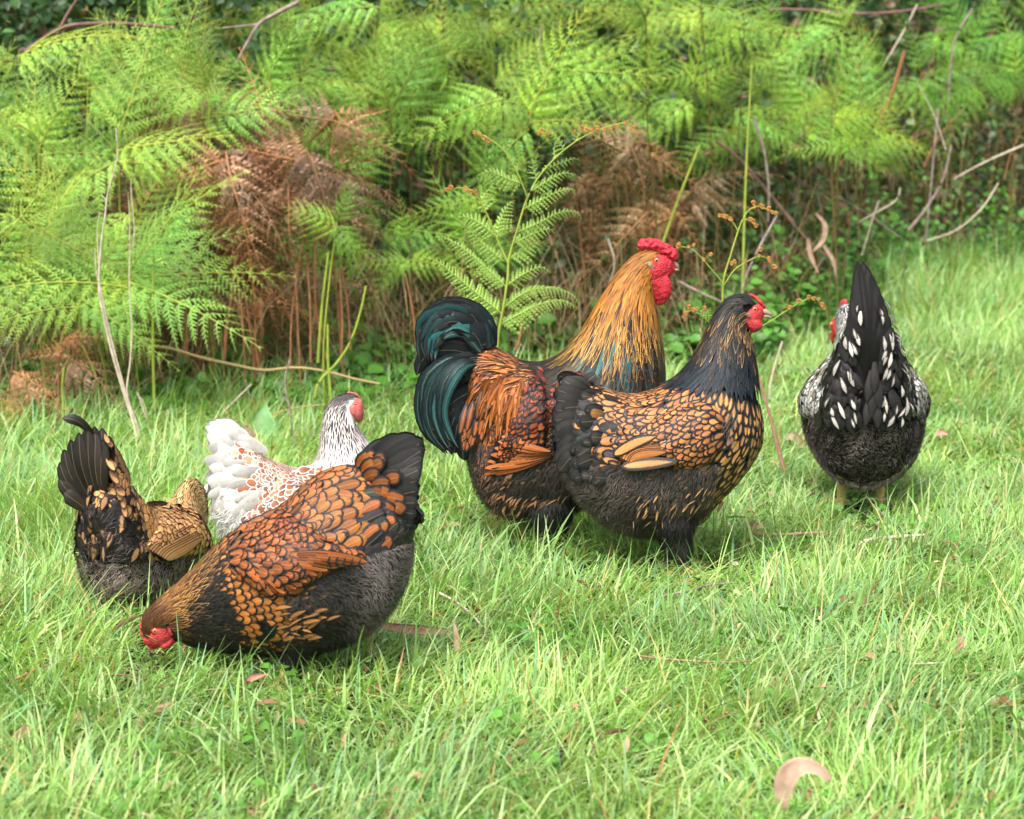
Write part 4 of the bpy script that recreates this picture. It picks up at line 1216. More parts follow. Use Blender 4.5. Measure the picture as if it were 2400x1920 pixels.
    W = [(.135, .175, .135, .145, .005), (.105, .198, .11, .128, .012), (.065, .206, .07, .118, .016), (.02, .206, .025, .118, .016), (-.03, .200, -.03, .128, .012), (-.07, .180, -.07, .140, .008), (-.10, .158, -.10, .150, .002)]
    for sd in (1, -1):
        wl = Loft(fr.st(W), 50, 28, 2.0, sd, body)
        wo = wl.mesh('wing', M_UNDER, root)
        pl = Plumage()
        for k in range(8):
            f = k / 7
            def side(x, z, o): return (x, sd * (body.side_y(np.array([[x, z]]))[0] + o), z)
            quill(pl, [side(.05, .150 + .03 * f, .020 - .001 * k), side(0, .138 + .03 * f, .020 - .001 * k), side(-.06 - .04 * f, .128 + .026 * f, .014)], .0100, A(.58, .29, .11), A(.02, .016, .014), .0015, 0, normal=(0, sd, 0))
        cover(pl, wl, .1, 5.6, .026, .0082, bc, th=(.1, math.pi - .15), lift=.006, rs=.5)
        pl.build('wing_coverts', wo)
    pl = Plumage()
    cover(pl, body, 1.6, 6.2, .028, .0030, lambda p, T, H: dict(ca=cols(len(T), A(.03, .024, .018), .3), cb=cols(len(T), A(.58, .38, .15), .12), lace=.0014, shaft=False), lift=.006, prof='hackle', rs=.3, cs=1.45, jit=.5, phij=.1)
    pl.build('neck_hackle', root)
    face = Loft(fr.st([(.246, .156, .244, .148, .004, .035), (.23, .178, .226, .148, .013, .030), (.208, .190, .208, .146, .017, .013), (.195, .175, .195, .155, .01, .008)]), 30, 24)
    f = face.mesh('face', M_COMBH, root, 0, .0006, .004); face.skin = f
    Loft(fr.st([(.222, .196, .220, .192, .002, .02), (.214, .208, .212, .200, .004, .015), (.200, .220, .198, .214, .003, .01), (.190, .226, .190, .223, .001, .005)]), 30, 20).mesh('comb', M_COMBH, root, 0, .001, .004)
    Loft(fr.st([(.238, .170, .236, .152, .006, .033), (.252, .158, .250, .148, .003, .038), (.262, .142, .261, .140, .001, .040)]), 20, 16).mesh('beak', M_HORN, root)
    eye(fr, face, .216, .174, .0048, root, yc=.024)
    for sd in (1, -1):
        L, pl = shank(root, fr, (.01, sd * .05, .09), (.015, sd * .048, .05), (.02, sd * .048, .015), 0, .006, r_top=.038, n=500)
        pl.build('thigh_feathers', root)
    return root


def black_hen():
    fr = Metric(2022, 1192, math.radians(86))
    body = Loft(fr.st([
        (.262, .405, .260, .398, .003, .060), (.248, .432, .244, .388, .012, .052), (.225, .462, .232, .376, .021, .040), (.198, .466, .226, .362, .027, .030), (.172, .442, .226, .335, .035, .020),
        (.148, .405, .228, .305, .050, .012), (.120, .372, .225, .250, .078, .006), (.082, .356, .208, .185, .108), (.035, .352, .165, .130, .130), (-.012, .358, .105, .092, .142),
        (-.055, .385, .030, .074, .149, 0, .2), (-.090, .440, -.050, .070, .151, 0, .45), (-.120, .510, -.115, .078, .148, .006, .70), (-.148, .555, -.160, .098, .132, .012, .88), (-.172, .560, -.188, .165, .106, .014, .90), (-.185, .50, -.190, .24, .045, .010, .75)]), 130, 72)
    root = bird_root('hen', body, M_UNDER, fr, 'black hen with white spangles and dark fluffy rump facing away at the right', 'hen', 'laced hens on the grass')
    rear = lambda p: (p[:, 2] < .235 - .0 * p[:, 0])
    pl = Plumage()
    cover(pl, body, 6.5, 14.9, .032, .008, lambda p, T, H: dict(ca=mixa(cols(len(T), DARK, .3), cols(len(T), A(.75, .74, .70), .1), (np.abs(p[:, 1]) > .11) * (rng.uniform(size=len(T)) < .14)), cb=cols(len(T), A(.016, .014, .013), .3), lace=.0058, shaft=False),
          mask=lambda p, T, H: rear(p) & (p[:, 0] > .02), lift=.007)
    fluff(pl, body, 6.5, 15, 38000, .0115, .0005, lambda p, T, H: cols(len(T), mixa(A(.10, .083, .073)[None], A(.31, .26, .225)[None], (.42 + .35 * vnoise(p, .030, 2)) * (1 - .7 * sm(np.abs(p[:, 1]), .115, .145))), .18), mask=lambda p, T, H: rear(p), droop=.4, wild=.28, out=.55)
    pl.build('belly_feathers', root)
    pl = Plumage()
    def bc(p, T, H):
        n = len(T)
        return dict(ca=cols(n, A(.78, .77, .74), .05), cb=cols(n, A(.010, .010, .011), .2), lace=.0019, shaft=False)
    cover(pl, body, 5.4, 12.4, .032, .0092, bc, mask=lambda p, T, H: ~rear(p) & (p[:, 0] > -.10), lift=.006, rs=.5)
    pl.build('body_feathers', root)
    pl = Plumage()
    def rc(p, T, H):
        n = len(T)
        side = np.abs(np.sin(H)) > .72
        k = rng.uniform(size=n) < np.where(np.cos(H) > .35, .75, .30)
        return dict(ca=mixa(cols(n, BLK, .3), cols(n, A(.76, .75, .68), .08), k.astype(float)), cb=cols(n, A(.010, .010, .010), .3), lace=rng.uniform(.0052, .0095, n), shaft=False)
    cover(pl, body, 10.6, 15.0, .040, .0105, rc, mask=lambda p, T, H: ~rear(p), lift=.008, rs=.45, cs=1.25)
    surf_ticks(pl, body, 90, 11.5, 15.0, A(.024, .022, .021), .052, .0110, .0034, lambda p: (p[:, 2] > .24) & (p[:, 2] < .42) & (p[:, 0] < -.15), off=.024, prof='leaf')
    for y, z in ((0, .345), (.012, .325), (-.010, .31), (.004, .29), (.014, .27), (-.008, .265)):
        quill(pl, [fr.P(-.222, z + .04, y * .6), fr.P(-.232, z, y), fr.P(-.232, z - .032, y * 1.3)], .0105, A(.026, .024, .023), A(.011, .011, .011), .003, 0, normal=(-1, 0, .1), prof='leaf', shaft=False)
    surf_ticks(pl, body, 66, 11.5, 15.0, A(.60, .58, .52), .036, .0058, .0024, lambda p: (p[:, 2] > .235) & (p[:, 2] < .50) & (p[:, 0] < -.15), off=.034, prof='leaf')
    for sd in (1, -1):
        for k in range(9):                               # the upright black tail, a closed tent seen from behind
            f = k / 8
            e = (-.196, .612 - .18 * f ** 1.3, sd * (.006 + .046 * f) + .036 * (1 - f))
            quill(pl, [fr.P(-.192, .33 - .01 * f, sd * .012 + .006), fr.P(-.208 + .004 * f, .46 - .05 * f, sd * (.010 + .034 * f) + .016), fr.P(*e)], .0175 - .001 * f, A(.020, .019, .019) * rng.uniform(.5, 1.7), A(.009, .009, .009), .005, 0, normal=(-1, sd * .35, 0), cup=.12, shaft=False)
            quill(pl, [fr.P(-.15, .36 - .01 * f, sd * .012 + .006), fr.P(-.172, .47 - .05 * f, sd * (.012 + .036 * f) + .012), fr.P(e[0] + .02, e[1] - .01, e[2] + sd * .006)], .021, A(.014, .014, .014), A(.009, .009, .009), .001, 0, normal=(-.3, sd, 0), cup=.2)
    surf_ticks(pl, body, 70, 8.5, 13.5, A(.56, .55, .46), .040, .0088, .0040, lambda p: (p[:, 2] > .27) & (p[:, 2] < .50) & (np.abs(p[:, 1]) > .045) & (p[:, 0] > -.185), off=.014)
    pl.build('tail', root)
    W = [(.17, .32, .17, .27, .005), (.135, .365, .14, .235, .014), (.085, .372, .09, .215, .019), (.03, .362, .035, .215, .018), (-.025, .335, -.025, .225, .014), (-.07, .295, -.07, .235, .009), (-.105, .262, -.105, .248, .002)]
    for sd in (1, -1):
        wl = Loft(fr.st(W), 50, 28, 2.0, sd, body)
        wo = wl.mesh('wing', M_UNDER, root)
        pl = Plumage()
        cover(pl, wl, .1, 5.8, .032, .0098, bc, th=(.1, math.pi - .12), lift=.007, rs=.5)
        pl.build('wing_coverts', wo)
    pl = Plumage()
    cover(pl, body, 1.7, 6.4, .028, .0034, lambda p, T, H: dict(ca=cols(len(T), A(.02, .02, .02), .3), cb=cols(len(T), A(.62, .61, .58), .1), lace=.0009, shaft=False), lift=.006, prof='hackle', rs=.3, cs=1.45, jit=.5)
    pl.build('neck_hackle', root)
    face = Loft(fr.st([(.262, .410, .260, .394, .005, .060), (.250, .432, .246, .382, .015, .053), (.232, .442, .232, .376, .022, .044), (.218, .430, .218, .385, .022, .037), (.210, .41, .210, .398, .008, .033)]), 40, 28)
    f = face.mesh('face', M_COMBH, root, 0, .0007, .004); face.skin = f
    Loft(fr.st([(.242, .462, .242, .458, .002, .046), (.232, .474, .230, .460, .006, .043), (.217, .480, .215, .464, .006, .038), (.202, .474, .202, .470, .002, .033)]), 30, 20).mesh('comb', M_COMBH, root, 0, .0015, .004)
    Loft(fr.st([(.256, .420, .254, .398, .007, .058), (.270, .410, .268, .398, .004, .065), (.280, .396, .279, .393, .001, .069)]), 20, 16).mesh('beak', M_HORND, root)
    for yy in (.072, .016):
        V, Q = tube([(.236, yy - .006 * np.sign(yy - .044), .416), (.236, yy, .416)], [.005, .003], 12); make('eye', V, Q, M_IRIS, root)
        wt = Loft(fr.st([(.262, .392, .236, .388, .004, yy - .008 * np.sign(yy - .044)), (.262, .376, .240, .374, .005, yy - .008 * np.sign(yy - .044)), (.254, .364, .248, .363, .001, yy - .01 * np.sign(yy - .044))]), 24, 20)
        wt.mesh('wattle', M_COMBH, f, 0, .0006, .004)
    for sd in (1, -1):
        kn = (-.005 if sd > 0 else .02, sd * .050 + (.004), .085); an = (kn[0] + .015, kn[1] - .003 * sd, .012)
        shank(root, fr, (kn[0], sd * .052, .11), kn, an, 0, .0100, feathered=False)
    return root


BIRDS = [rooster(), standing_hen(), pecking_hen(), white_hen(), golden_hen(), black_hen()]
# ------------------------------------------------------------------ plant materials
def leaf_material(name, rough=0.5, trans=0.35, spec=0.3, tint=False, bump=False):
    m, nt, b, out = new_mat(name)
    ca = attr(nt, 'ca')
    col = ca.outputs['Color']
    if tint:
        oi = N(nt, 'ShaderNodeObjectInfo')
        col = mixc(nt, 1.0, col, oi.outputs['Color'], 'MULTIPLY')
    nz = noise(nt, 35, 3, objc(nt))
    col = mixc(nt, mathn(nt, 'MULTIPLY', ramp01(nt, nz, .4, .75), .35), col, mixc(nt, 1.0, col, (.55, .6, .35), 'MULTIPLY'))
    nt.links.new(col, b.inputs['Base Color'])
    b.inputs['Roughness'].default_value = rough
    b.inputs['Specular IOR Level'].default_value = spec
    tr = N(nt, 'ShaderNodeBsdfTranslucent')
    nt.links.new(mixc(nt, 1.0, col, (1.25, 1.2, .55), 'MULTIPLY'), tr.inputs['Color'])
    mx = N(nt, 'ShaderNodeMixShader'); mx.inputs[0].default_value = trans
    nt.links.new(b.outputs[0], mx.inputs[1]); nt.links.new(tr.outputs[0], mx.inputs[2])
    nt.links.new(mx.outputs[0], out.inputs['Surface'])
    return m


M_GRASS = leaf_material("grass blades", .42, .38, .35)
M_FERN = leaf_material("fern green", .5, .38, .25, tint=True)
M_DEADFERN = leaf_material("dead fern", .75, .22, .1, tint=True)
M_LEAFY = leaf_material("undergrowth leaves", .45, .25, .35)
M_DRY = plain_material("dry leaf", (.28, .17, .11), .6, .2, (.20, .11, .07), 45, .3, 150, .001)
M_DRYPALE = plain_material("pale dry leaf", (.40, .28, .20), .6, .2, (.28, .175, .12), 30, .3, 120, .001)
M_DRYRED = plain_material("reddish dry leaf", (.34, .15, .11), .55, .25, (.42, .24, .18), 45, .3, 150, .001)
M_STRAW = plain_material("bleached stalk", (.56, .47, .37), .6, .2, (.40, .32, .25), 40, .3, 200, .001)
M_TWIG = plain_material("grey twig", (.30, .24, .21), .75, .15, (.19, .14, .12), 50, .5, 160, .001)
M_BROWNSTEM = plain_material("brown fern stem", (.34, .15, .07), .6, .2, (.22, .10, .05), 30, .4, 160, .001)
M_REDSTEM = plain_material("dark red bramble", (.12, .06, .055), .6, .2, (.20, .11, .09), 30, .4, 160, .001)
M_GREENSTEM = plain_material("green fern stem", (.30, .36, .05), .5, .3, (.20, .27, .04), 25)
M_DULLSTEM = plain_material("dull fern stem", (.10, .11, .03), .6, .15, (.13, .08, .03), 8)
M_VINE = plain_material("tan vine", (.36, .24, .11), .6, .2, (.27, .24, .10), 18, .4, 160, .001)
M_CURL = plain_material("orange brown crozier", (.46, .24, .07), .7, .15, (.34, .15, .04), 160, .5, 500, .001)

# ------------------------------------------------------------------ ground and the bank behind
def edge_y(x):
    """how far back the lawn runs at world x"""
    return np.interp(x, [-3, -1.2, -.4, .3, .9, 1.3, 1.8, 3.2, 5], [6.3, 6.6, 7.3, 7.8, 8.2, 9.2, 10.6, 11.6, 12.5])


def gz(x, y):
    """height of the ground: gentle undulation, then the bank rising behind the lawn"""
    x, y = np.asarray(x, float), np.asarray(y, float)
    b = np.maximum(0, y - edge_y(x) - .8)
    return .012 * np.sin(x * 2.1 + .6) * np.sin(y * 1.3) * np.clip((y - 5.9) / 2, 0, 1) + np.where(b > 0, .30 * b ** 1.15, 0)


def ground_sheet():
    xs = np.concatenate([np.linspace(-120, -8, 12), np.linspace(-7, 7, 120), np.linspace(8, 120, 12)])
    ys = np.concatenate([np.linspace(-60, 1, 8), np.linspace(1.5, 20, 140), np.linspace(21, 160, 16)])
    X, Y = np.meshgrid(xs, ys, indexing='ij')
    Z = np.minimum(gz(X, Y), 9 + .0 * X) + .004 * np.sin(X * 31) * np.sin(Y * 27 + X * 9)
    n, m = X.shape
    i, j = np.meshgrid(np.arange(n - 1), np.arange(m - 1), indexing='ij'); i, j = i.ravel(), j.ravel()
    Q = np.stack([i * m + j, (i + 1) * m + j, (i + 1) * m + j + 1, i * m + j + 1], 1)
    mt, nt, b, out = new_mat("soil under grass")
    co = objc(nt)
    c = mixc(nt, ramp01(nt, noise(nt, 9, 5, co), .35, .65), (.022, .030, .010), (.036, .028, .016))
    c = mixc(nt, ramp01(nt, noise(nt, 60, 4, co), .5, .7), c, (.05, .10, .02))
    nt.links.new(c, b.inputs['Base Color']); b.inputs['Roughness'].default_value = .95; b.inputs['Specular IOR Level'].default_value = 0.0
    bp = N(nt, 'ShaderNodeBump'); bp.inputs['Strength'].default_value = .8; bp.inputs['Distance'].default_value = .02
    nt.links.new(noise(nt, 45, 5, co), bp.inputs['Height']); nt.links.new(bp.outputs[0], b.inputs['Normal'])
    tag(make('ground', np.stack([X, Y, Z], -1).reshape(-1, 3), Q, mt), kind='structure')


ground_sheet()

# ------------------------------------------------------------------ ribbons: grass blades and strap leaves
def ribbons(B, D, Ln, Wd, lean, bend, col, rows=4, tipw=.12):
    """B (n,3) base, D heading angle, Ln length, Wd half width, lean start tilt, bend extra tilt at tip (radians)"""
    n = len(B)
    v = np.linspace(0, 1, rows)
    hx, hy = np.cos(D), np.sin(D)
    a = lean[:, None] + bend[:, None] * v[None] ** 1.3
    seg = Ln[:, None] / (rows - 1)
    am = (a[:, 1:] + a[:, :-1]) / 2
    r = np.concatenate([np.zeros((n, 1)), np.cumsum(np.sin(am) * seg, 1)], 1)
    z = np.concatenate([np.zeros((n, 1)), np.cumsum(np.cos(am) * seg, 1)], 1)
    C = B[:, None] + np.stack([r * hx[:, None], r * hy[:, None], z], -1)
    tw = rng.uniform(-.7, .7, n)
    sx, sy = -np.sin(D + tw), np.cos(D + tw)
    w = np.array([.75, 1, .8, .45, .2, .1])[:rows] if rows > 4 else np.array([.8, 1, .7, tipw])
    off = np.stack([sx, sy, np.zeros(n)], -1)[:, None] * (Wd[:, None] * w[None])[..., None]
    V = np.stack([C - off, C + off], 2).reshape(n, rows * 2, 3)
    q = np.array([[2 * k, 2 * k + 1, 2 * k + 3, 2 * k + 2] for k in range(rows - 1)])
    Q = (q[None] + (np.arange(n) * rows * 2)[:, None, None]).reshape(-1, 4)
    vv = np.repeat(v, 2)[None, :, None]
    base = col * np.array([1.05, .95, .8])
    cc = base[:, None] * (1 - vv) + col[:, None] * vv
    return V.reshape(-1, 3), Q, np.concatenate([cc, np.ones((*cc.shape[:2], 1))], -1).reshape(-1, 4)


FEET = [(b.location.x, b.location.y, b.rotation_euler.z) for b in BIRDS]


def under_bird(x, y):
    k = np.zeros(len(x), bool)
    for i, (bx, by, a) in enumerate(FEET):
        c, s_ = math.cos(a), math.sin(a)
        off = [-.02, .0, .03, .0, .04, .03][i]; ra = [.17, .18, .23, .17, .14, .16][i]; rb = [.03, .03, .05, .05, .05, .07][i]
        u = (x - bx) * c + (y - by) * s_ - off; w = -(x - bx) * s_ + (y - by) * c
        k |= (u / ra) ** 2 + (w / rb) ** 2 < 1
    return k


def grass():
    Vs, Qs, Cs, o = [], [], [], 0
    bands = [(2.75, 3.6, 12500), (3.6, 4.6, 12500), (4.6, 5.8, 11000), (5.8, 7.2, 8000), (7.2, 9.5, 5200), (9.5, 12, 3000)]
    for y0, y1, dens in bands:
        hw = .2222 * y1 * 1.22 + .15
        n = int(dens * (y1 - y0) * 2 * hw)
        x = rng.uniform(-hw, hw, n); y = rng.uniform(y0, y1, n)
        k = (y < edge_y(x) + .35 + rng.normal(0, .15, n)) & (np.abs(x) < .2222 * y * 1.22 + .15)
        x, y = x[k], y[k]; n = len(x)
        P = np.stack([x, y, gz(x, y)], 1)
        pn = vnoise(P, .10, 2.0); pn2 = vnoise(P, .35, 7.0)
        far = np.clip((y - 5) / 8, 0, 1)
        L = rng.gamma(4.5, .0122, n) * (1 + .35 * pn + .30 * pn2) + .014
        tall = (rng.uniform(size=n) < .025 + .02 * (x < -.5))
        L = np.where(tall, L * 1.6, L)
        rb = sm(x, 1.0, 2.0) * sm(y, 6.5, 9.0)                       # long lush grass at the back right
        L = L * (1 + 1.3 * rb) * (1 - .25 * (1 - rb) * sm(y, 6, 8) * (x > .2))
        L = L * (1 + .65 * sm(-x, .6, 1.1) * sm(y, 3.6, 4.6)) * (1 + .5 * sm(y - edge_y(x), -.7, .1))
        L = np.where(under_bird(x, y), np.minimum(L, .030), np.minimum(L, .17 + .12 * rb))
        for cx, cy, cw, cd in ((1976, 1205, .05, .35), (372, 1540, .055, .28)):      # pecked or trodden short
            fl = ground(cx, cy)
            L = np.where((np.abs(x - fl[0]) < cw) & (y > fl[1] - cd) & (y < fl[1] + .1), np.minimum(L, .024), L)
        lean = np.abs(rng.normal(0.5, .45, n)); bend = rng.uniform(.1, 2.0, n) * (1 - .4 * rb)
        W = rng.uniform(.0009, .0021, n) * (1 + .7 * far) * np.where(tall, 1.4, 1)
        W = np.where(rng.uniform(size=n) < .07, W * 1.9, W)
        fa = 2.6 * vnoise(P, .16, 31) + 1.5 * vnoise(P, .5, 40)
        D = np.where(rng.uniform(size=n) < .6, fa + rng.normal(0, .5, n), rng.uniform(0, 2 * math.pi, n))
        lean = lean + .45 * np.clip(vnoise(P, .22, 17) + .1, 0, 1)
        c1 = np.array([.265, .470, .125]); c2 = np.array([.175, .370, .095]); c3 = np.array([.420, .590, .260]); c4 = np.array([.22, .44, .23])
        t = np.clip(.5 + .35 * pn2 + rng.normal(0, .28, n), 0, 1)[:, None]
        C = c2 * (1 - t) + c1 * t
        u = rng.uniform(size=n)
        C = np.where((u < .34)[:, None], c3 * rng.uniform(.85, 1.15, (n, 1)), C)
        C = np.where(((u > .34) & (u < .44))[:, None], c4, C)
        C = np.where(((u > .95))[:, None], np.array([.52, .44, .20]) * rng.uniform(.7, 1.1, (n, 1)), C)
        C = np.where(((u > .940) & (u < .95))[:, None], np.array([.36, .20, .10]), C)
        C = C * rng.uniform(.70, 1.25, (n, 1)) * (1 + .16 * vnoise(P, .25, 52)[:, None] * [1.3, 1, .6]) * (1 + .15 * sm(y, 7, 11)[:, None] * (x > .5)[:, None])
        V, Q, cc = ribbons(P, D, L, W, lean, bend, C)
        Vs.append(V); Qs.append(Q + o); Cs.append(cc); o += len(V)
    g = make('grass', np.vstack(Vs), np.vstack(Qs), M_GRASS, None, {'ca': ('FLOAT_COLOR', np.vstack(Cs))})
    tag(g, 'bright green unmown lawn of fine messy blades', 'grass', kind='stuff')
    # a few long arching blades standing in front of the birds
    spots = [(1545, 1362, .12, 95, .4), (1562, 1370, .10, 80, .6), (1580, 1365, .12, 88, .3), (1598, 1372, .11, 102, .5), (1615, 1362, .13, 84, .5), (1630, 1368, .10, 96, .4), (1650, 1360, .12, 75, .6), (1572, 1380, .10, 110, .7), (1606, 1384, .10, 70, .7),
             (1262, 1318, .10, 92, .4), (1285, 1322, .11, 82, .4), (1310, 1320, .10, 98, .5), (1338, 1325, .11, 88, .4), (2062, 1215, .10, 95, .4), (2075, 1222, .12, 84, .4), (2052, 1225, .09, 100, .5),
             (590, 1600, .10, 100, .7), (560, 1585, .15, 60, 1.3), (690, 1570, .12, 95, .3), (745, 1560, .15, 82, .5), (905, 1500, .17, 85, .4), (640, 1590, .13, 140, 1.0), (870, 1580, .12, 40, .9),
             (420, 1430, .16, 84, .3), (455, 1440, .20, 78, .2), (398, 1432, .12, 170, 1.0), (235, 1500, .12, 95, .4), (150, 1520, .15, 75, .5), (1330, 1350, .13, 88, .4),
             (1505, 1375, .13, 84, .3), (1620, 1360, .15, 105, .5), (1480, 1370, .11, 120, .8), (2030, 1250, .16, 125, .5), (2150, 1240, .19, 100, .3), (1990, 1230, .14, 130, .6), (1960, 1235, .11, 80, .3),
             (1690, 1330, .19, 160, 1.2), (1240, 1400, .12, 70, .6), (1060, 1420, .13, 110, .7), (760, 1620, .14, 20, 1.2), (60, 1300, .2, 80, .4), (110, 1330, .2, 100, .5), (30, 1250, .22, 70, .4), (320, 1555, .10, 60, .9)]
    B = np.array([ground(a, b) for a, b, *_ in spots])
    ang = np.array([math.radians(d) for *_, d, _ in spots])
    lean = np.abs(np.pi / 2 - ang); D = np.where(ang < math.pi / 2, 0.0, math.pi) + rng.normal(0, .3, len(spots))
    L = np.array([s_[2] for s_ in spots]); bend = np.array([s_[4] for s_ in spots])
    C = np.array([.15, .34, .07]) * rng.uniform(.8, 1.3, (len(spots), 1))
    V, Q, cc = ribbons(B, D, L, np.full(len(spots), .0030), lean * .8, bend, C, rows=6)
    tag(make('long_grass', V, Q, M_GRASS, None, {'ca': ('FLOAT_COLOR', cc)}), 'long loose grass blades arching up in front of the birds', 'grass', kind='stuff')


grass()

# ------------------------------------------------------------------ leaves as curved ovals
def leaves(P, nrmv, d, Ln, Wd, col, fold=.25, rows=4):
    """oval leaves: P root, nrmv facing, d direction"""
    n = len(P)
    v = np.array([0, .3, .65, 1.0]); w = np.array([.08, .9, .85, .06])
    if rows == 6: v = np.array([0, .15, .35, .6, .82, 1.0]); w = np.array([.06, .7, 1, .95, .6, .05])
    s = nrm(np.cross(nrmv, d)); nn = nrm(np.cross(d, s))
    C = P[:, None] + d[:, None] * (v[None] * Ln[:, None])[..., None] - nn[:, None] * (.25 * v[None] ** 2 * Ln[:, None])[..., None]
    ww = Wd[:, None] * w[None]
    V = np.stack([C - s[:, None] * ww[..., None] + nn[:, None] * (fold * ww)[..., None], C, C + s[:, None] * ww[..., None] + nn[:, None] * (fold * ww)[..., None]], 2)
    R = len(v)
    q = []
    for k in range(R - 1):
        q += [[3 * k, 3 * k + 1, 3 * k + 4, 3 * k + 3], [3 * k + 1, 3 * k + 2, 3 * k + 5, 3 * k + 4]]
    Q = (np.array(q)[None] + (np.arange(n) * R * 3)[:, None, None]).reshape(-1, 4)
    cc = np.repeat(np.column_stack([col, np.ones(n)]), R * 3, 0)
    return V.reshape(n * R * 3, 3), Q, cc


def undergrowth():
    # dark mixed leaves filling the space behind the ferns
    n = 150000
    y = rng.uniform(0, 1, n) ** .8 * 4.6; x = rng.uniform(-1, 1, n)
    x = x * 4.3
    y = edge_y(x) + np.interp(x, [-1, .6, 1.3], [.60, .55, .25]) + y + .2 * np.abs(rng.normal(size=n))
    top = 1.05 + .25 * (y - edge_y(x)) + .35 * vnoise(np.stack([x, y, 0 * x], 1), .5, 3)
    z = gz(x, y) + rng.uniform(0, 1, n) ** 1.15 * np.maximum(top, .15) * np.clip((y - edge_y(x)) / .9, .3, 1)
    P = np.stack([x, y, z], 1)
    k = (vnoise(P, .16, 4) + .5 * vnoise(P, .07, 9) > -.25) & (np.abs(x) < .2222 * y * 1.25 + 1.0)
    P = P[k]; n = len(P)
    d = nrm(rng.normal(size=(n, 3)) * [1, 1, .6] + [0, -.25, -.15]); nv = nrm(rng.normal(size=(n, 3)) * .6 + [0, -.4, .8])
    t = np.clip(.45 + .4 * vnoise(P, .3, 1) + rng.normal(0, .25, n), 0, 1)[:, None]
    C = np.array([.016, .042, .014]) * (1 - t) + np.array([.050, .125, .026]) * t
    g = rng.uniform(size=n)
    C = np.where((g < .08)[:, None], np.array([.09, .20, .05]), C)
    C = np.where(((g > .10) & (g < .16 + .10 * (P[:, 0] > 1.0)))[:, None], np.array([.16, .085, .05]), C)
    L = rng.uniform(.02, .055, n)
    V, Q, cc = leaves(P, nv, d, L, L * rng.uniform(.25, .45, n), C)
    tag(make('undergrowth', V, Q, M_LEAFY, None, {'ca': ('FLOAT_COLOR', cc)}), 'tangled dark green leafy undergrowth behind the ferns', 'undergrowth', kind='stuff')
    # low round-leaved weeds at the foot of the ferns
    n = 12000
    x = rng.uniform(-1.5, 3.1, n); dep = np.abs(rng.normal(0, .35, n))
    y = edge_y(x) - .25 + dep + .2 * vnoise(np.stack([x, x, x], 1), .2)
    k = (vnoise(np.stack([x, y, 0 * x], 1), .13, 5) > -.2)
    x, y = x[k], y[k]; n = len(x)
    z = gz(x, y) + rng.uniform(.02, .20 + .35 * sm(x, .4, 1.2), n) * np.clip((y - edge_y(x) + .5), .25, 1)
    P = np.stack([x, y, z], 1)
    d = nrm(np.column_stack([rng.normal(size=(n, 2)), rng.normal(0, .3, n)])); nv = nrm(rng.normal(size=(n, 3)) * .3 + [0, -.5, .8])
    L = rng.uniform(.03, .062, n) * (1 - .35 * sm(x, .4, 1.2))
    C = np.array([.075, .22, .025]) * rng.uniform(.35, 1.35, (n, 1))
    V, Q, cc = leaves(P, nv, d, L, L * .42, C, rows=6)
    tag(make('ground_cover', V, Q, M_LEAFY, None, {'ca': ('FLOAT_COLOR', cc)}), 'low bright green round-leaved weeds at the foot of the ferns', 'weeds', kind='stuff')
    # clover and broad leaves in the lawn
    n = 9000
    y = rng.uniform(2.8, 7.5, n); x = rng.uniform(-1, 1, n) * (.2222 * y * 1.2 + .1)
    k = (vnoise(np.stack([x, y, 0 * x], 1), .12, 12) > .22) & ~under_bird(x, y)
    x, y = x[k], y[k]; n = len(x)
    P = np.stack([x, y, gz(x, y) + rng.uniform(.012, .045, n)], 1)
    d = nrm(np.column_stack([rng.normal(size=(n, 2)), rng.normal(0.1, .3, n)])); nv = nrm(rng.normal(size=(n, 3)) * .35 + [0, 0, 1])
    L = rng.uniform(.010, .026, n)
    C = np.array([.10, .27, .035]) * rng.uniform(.7, 1.3, (n, 1))
    V, Q, cc = leaves(P, nv, d, L, L * .42, C)
    tag(make('clover_leaves', V, Q, M_LEAFY, None, {'ca': ('FLOAT_COLOR', cc)}), 'small clover and dock leaves among the lawn grass', 'clover', kind='stuff')


undergrowth()


def litter():
    n = 2600
    y = rng.uniform(2.8, 8.0, n); x = rng.uniform(-1, 1, n) * (.2222 * y * 1.2 + .1)
    k = ~under_bird(x, y) & (vnoise(np.stack([x, y, 0 * x], 1), .3, 21) > -.35)
    x, y = x[k], y[k]; n = len(x)
    P = np.stack([x, y, gz(x, y) + rng.uniform(.008, .045, n)], 1)
    d = nrm(np.column_stack([rng.normal(size=(n, 2)), rng.normal(0, .35, n)])); nv = nrm(rng.normal(size=(n, 3)) * .5 + [0, 0, 1])
    L = rng.gamma(2.0, .010, n) + .006
    c = np.array([[.42, .26, .16], [.30, .15, .09], [.50, .40, .24], [.20, .11, .07]])[rng.integers(0, 4, n)] * rng.uniform(.7, 1.2, (n, 1))
    V, Q, cc = leaves(P, nv, d, L, np.minimum(L * rng.uniform(.06, .3, n), .006), c, fold=.5)
    tag(make('leaf_litter', V, Q, M_DEADFERN, None, {'ca': ('FLOAT_COLOR', cc)}), 'scattered brown and straw coloured bits of dry leaf in the grass', 'leaf litter', kind='stuff')


litter()


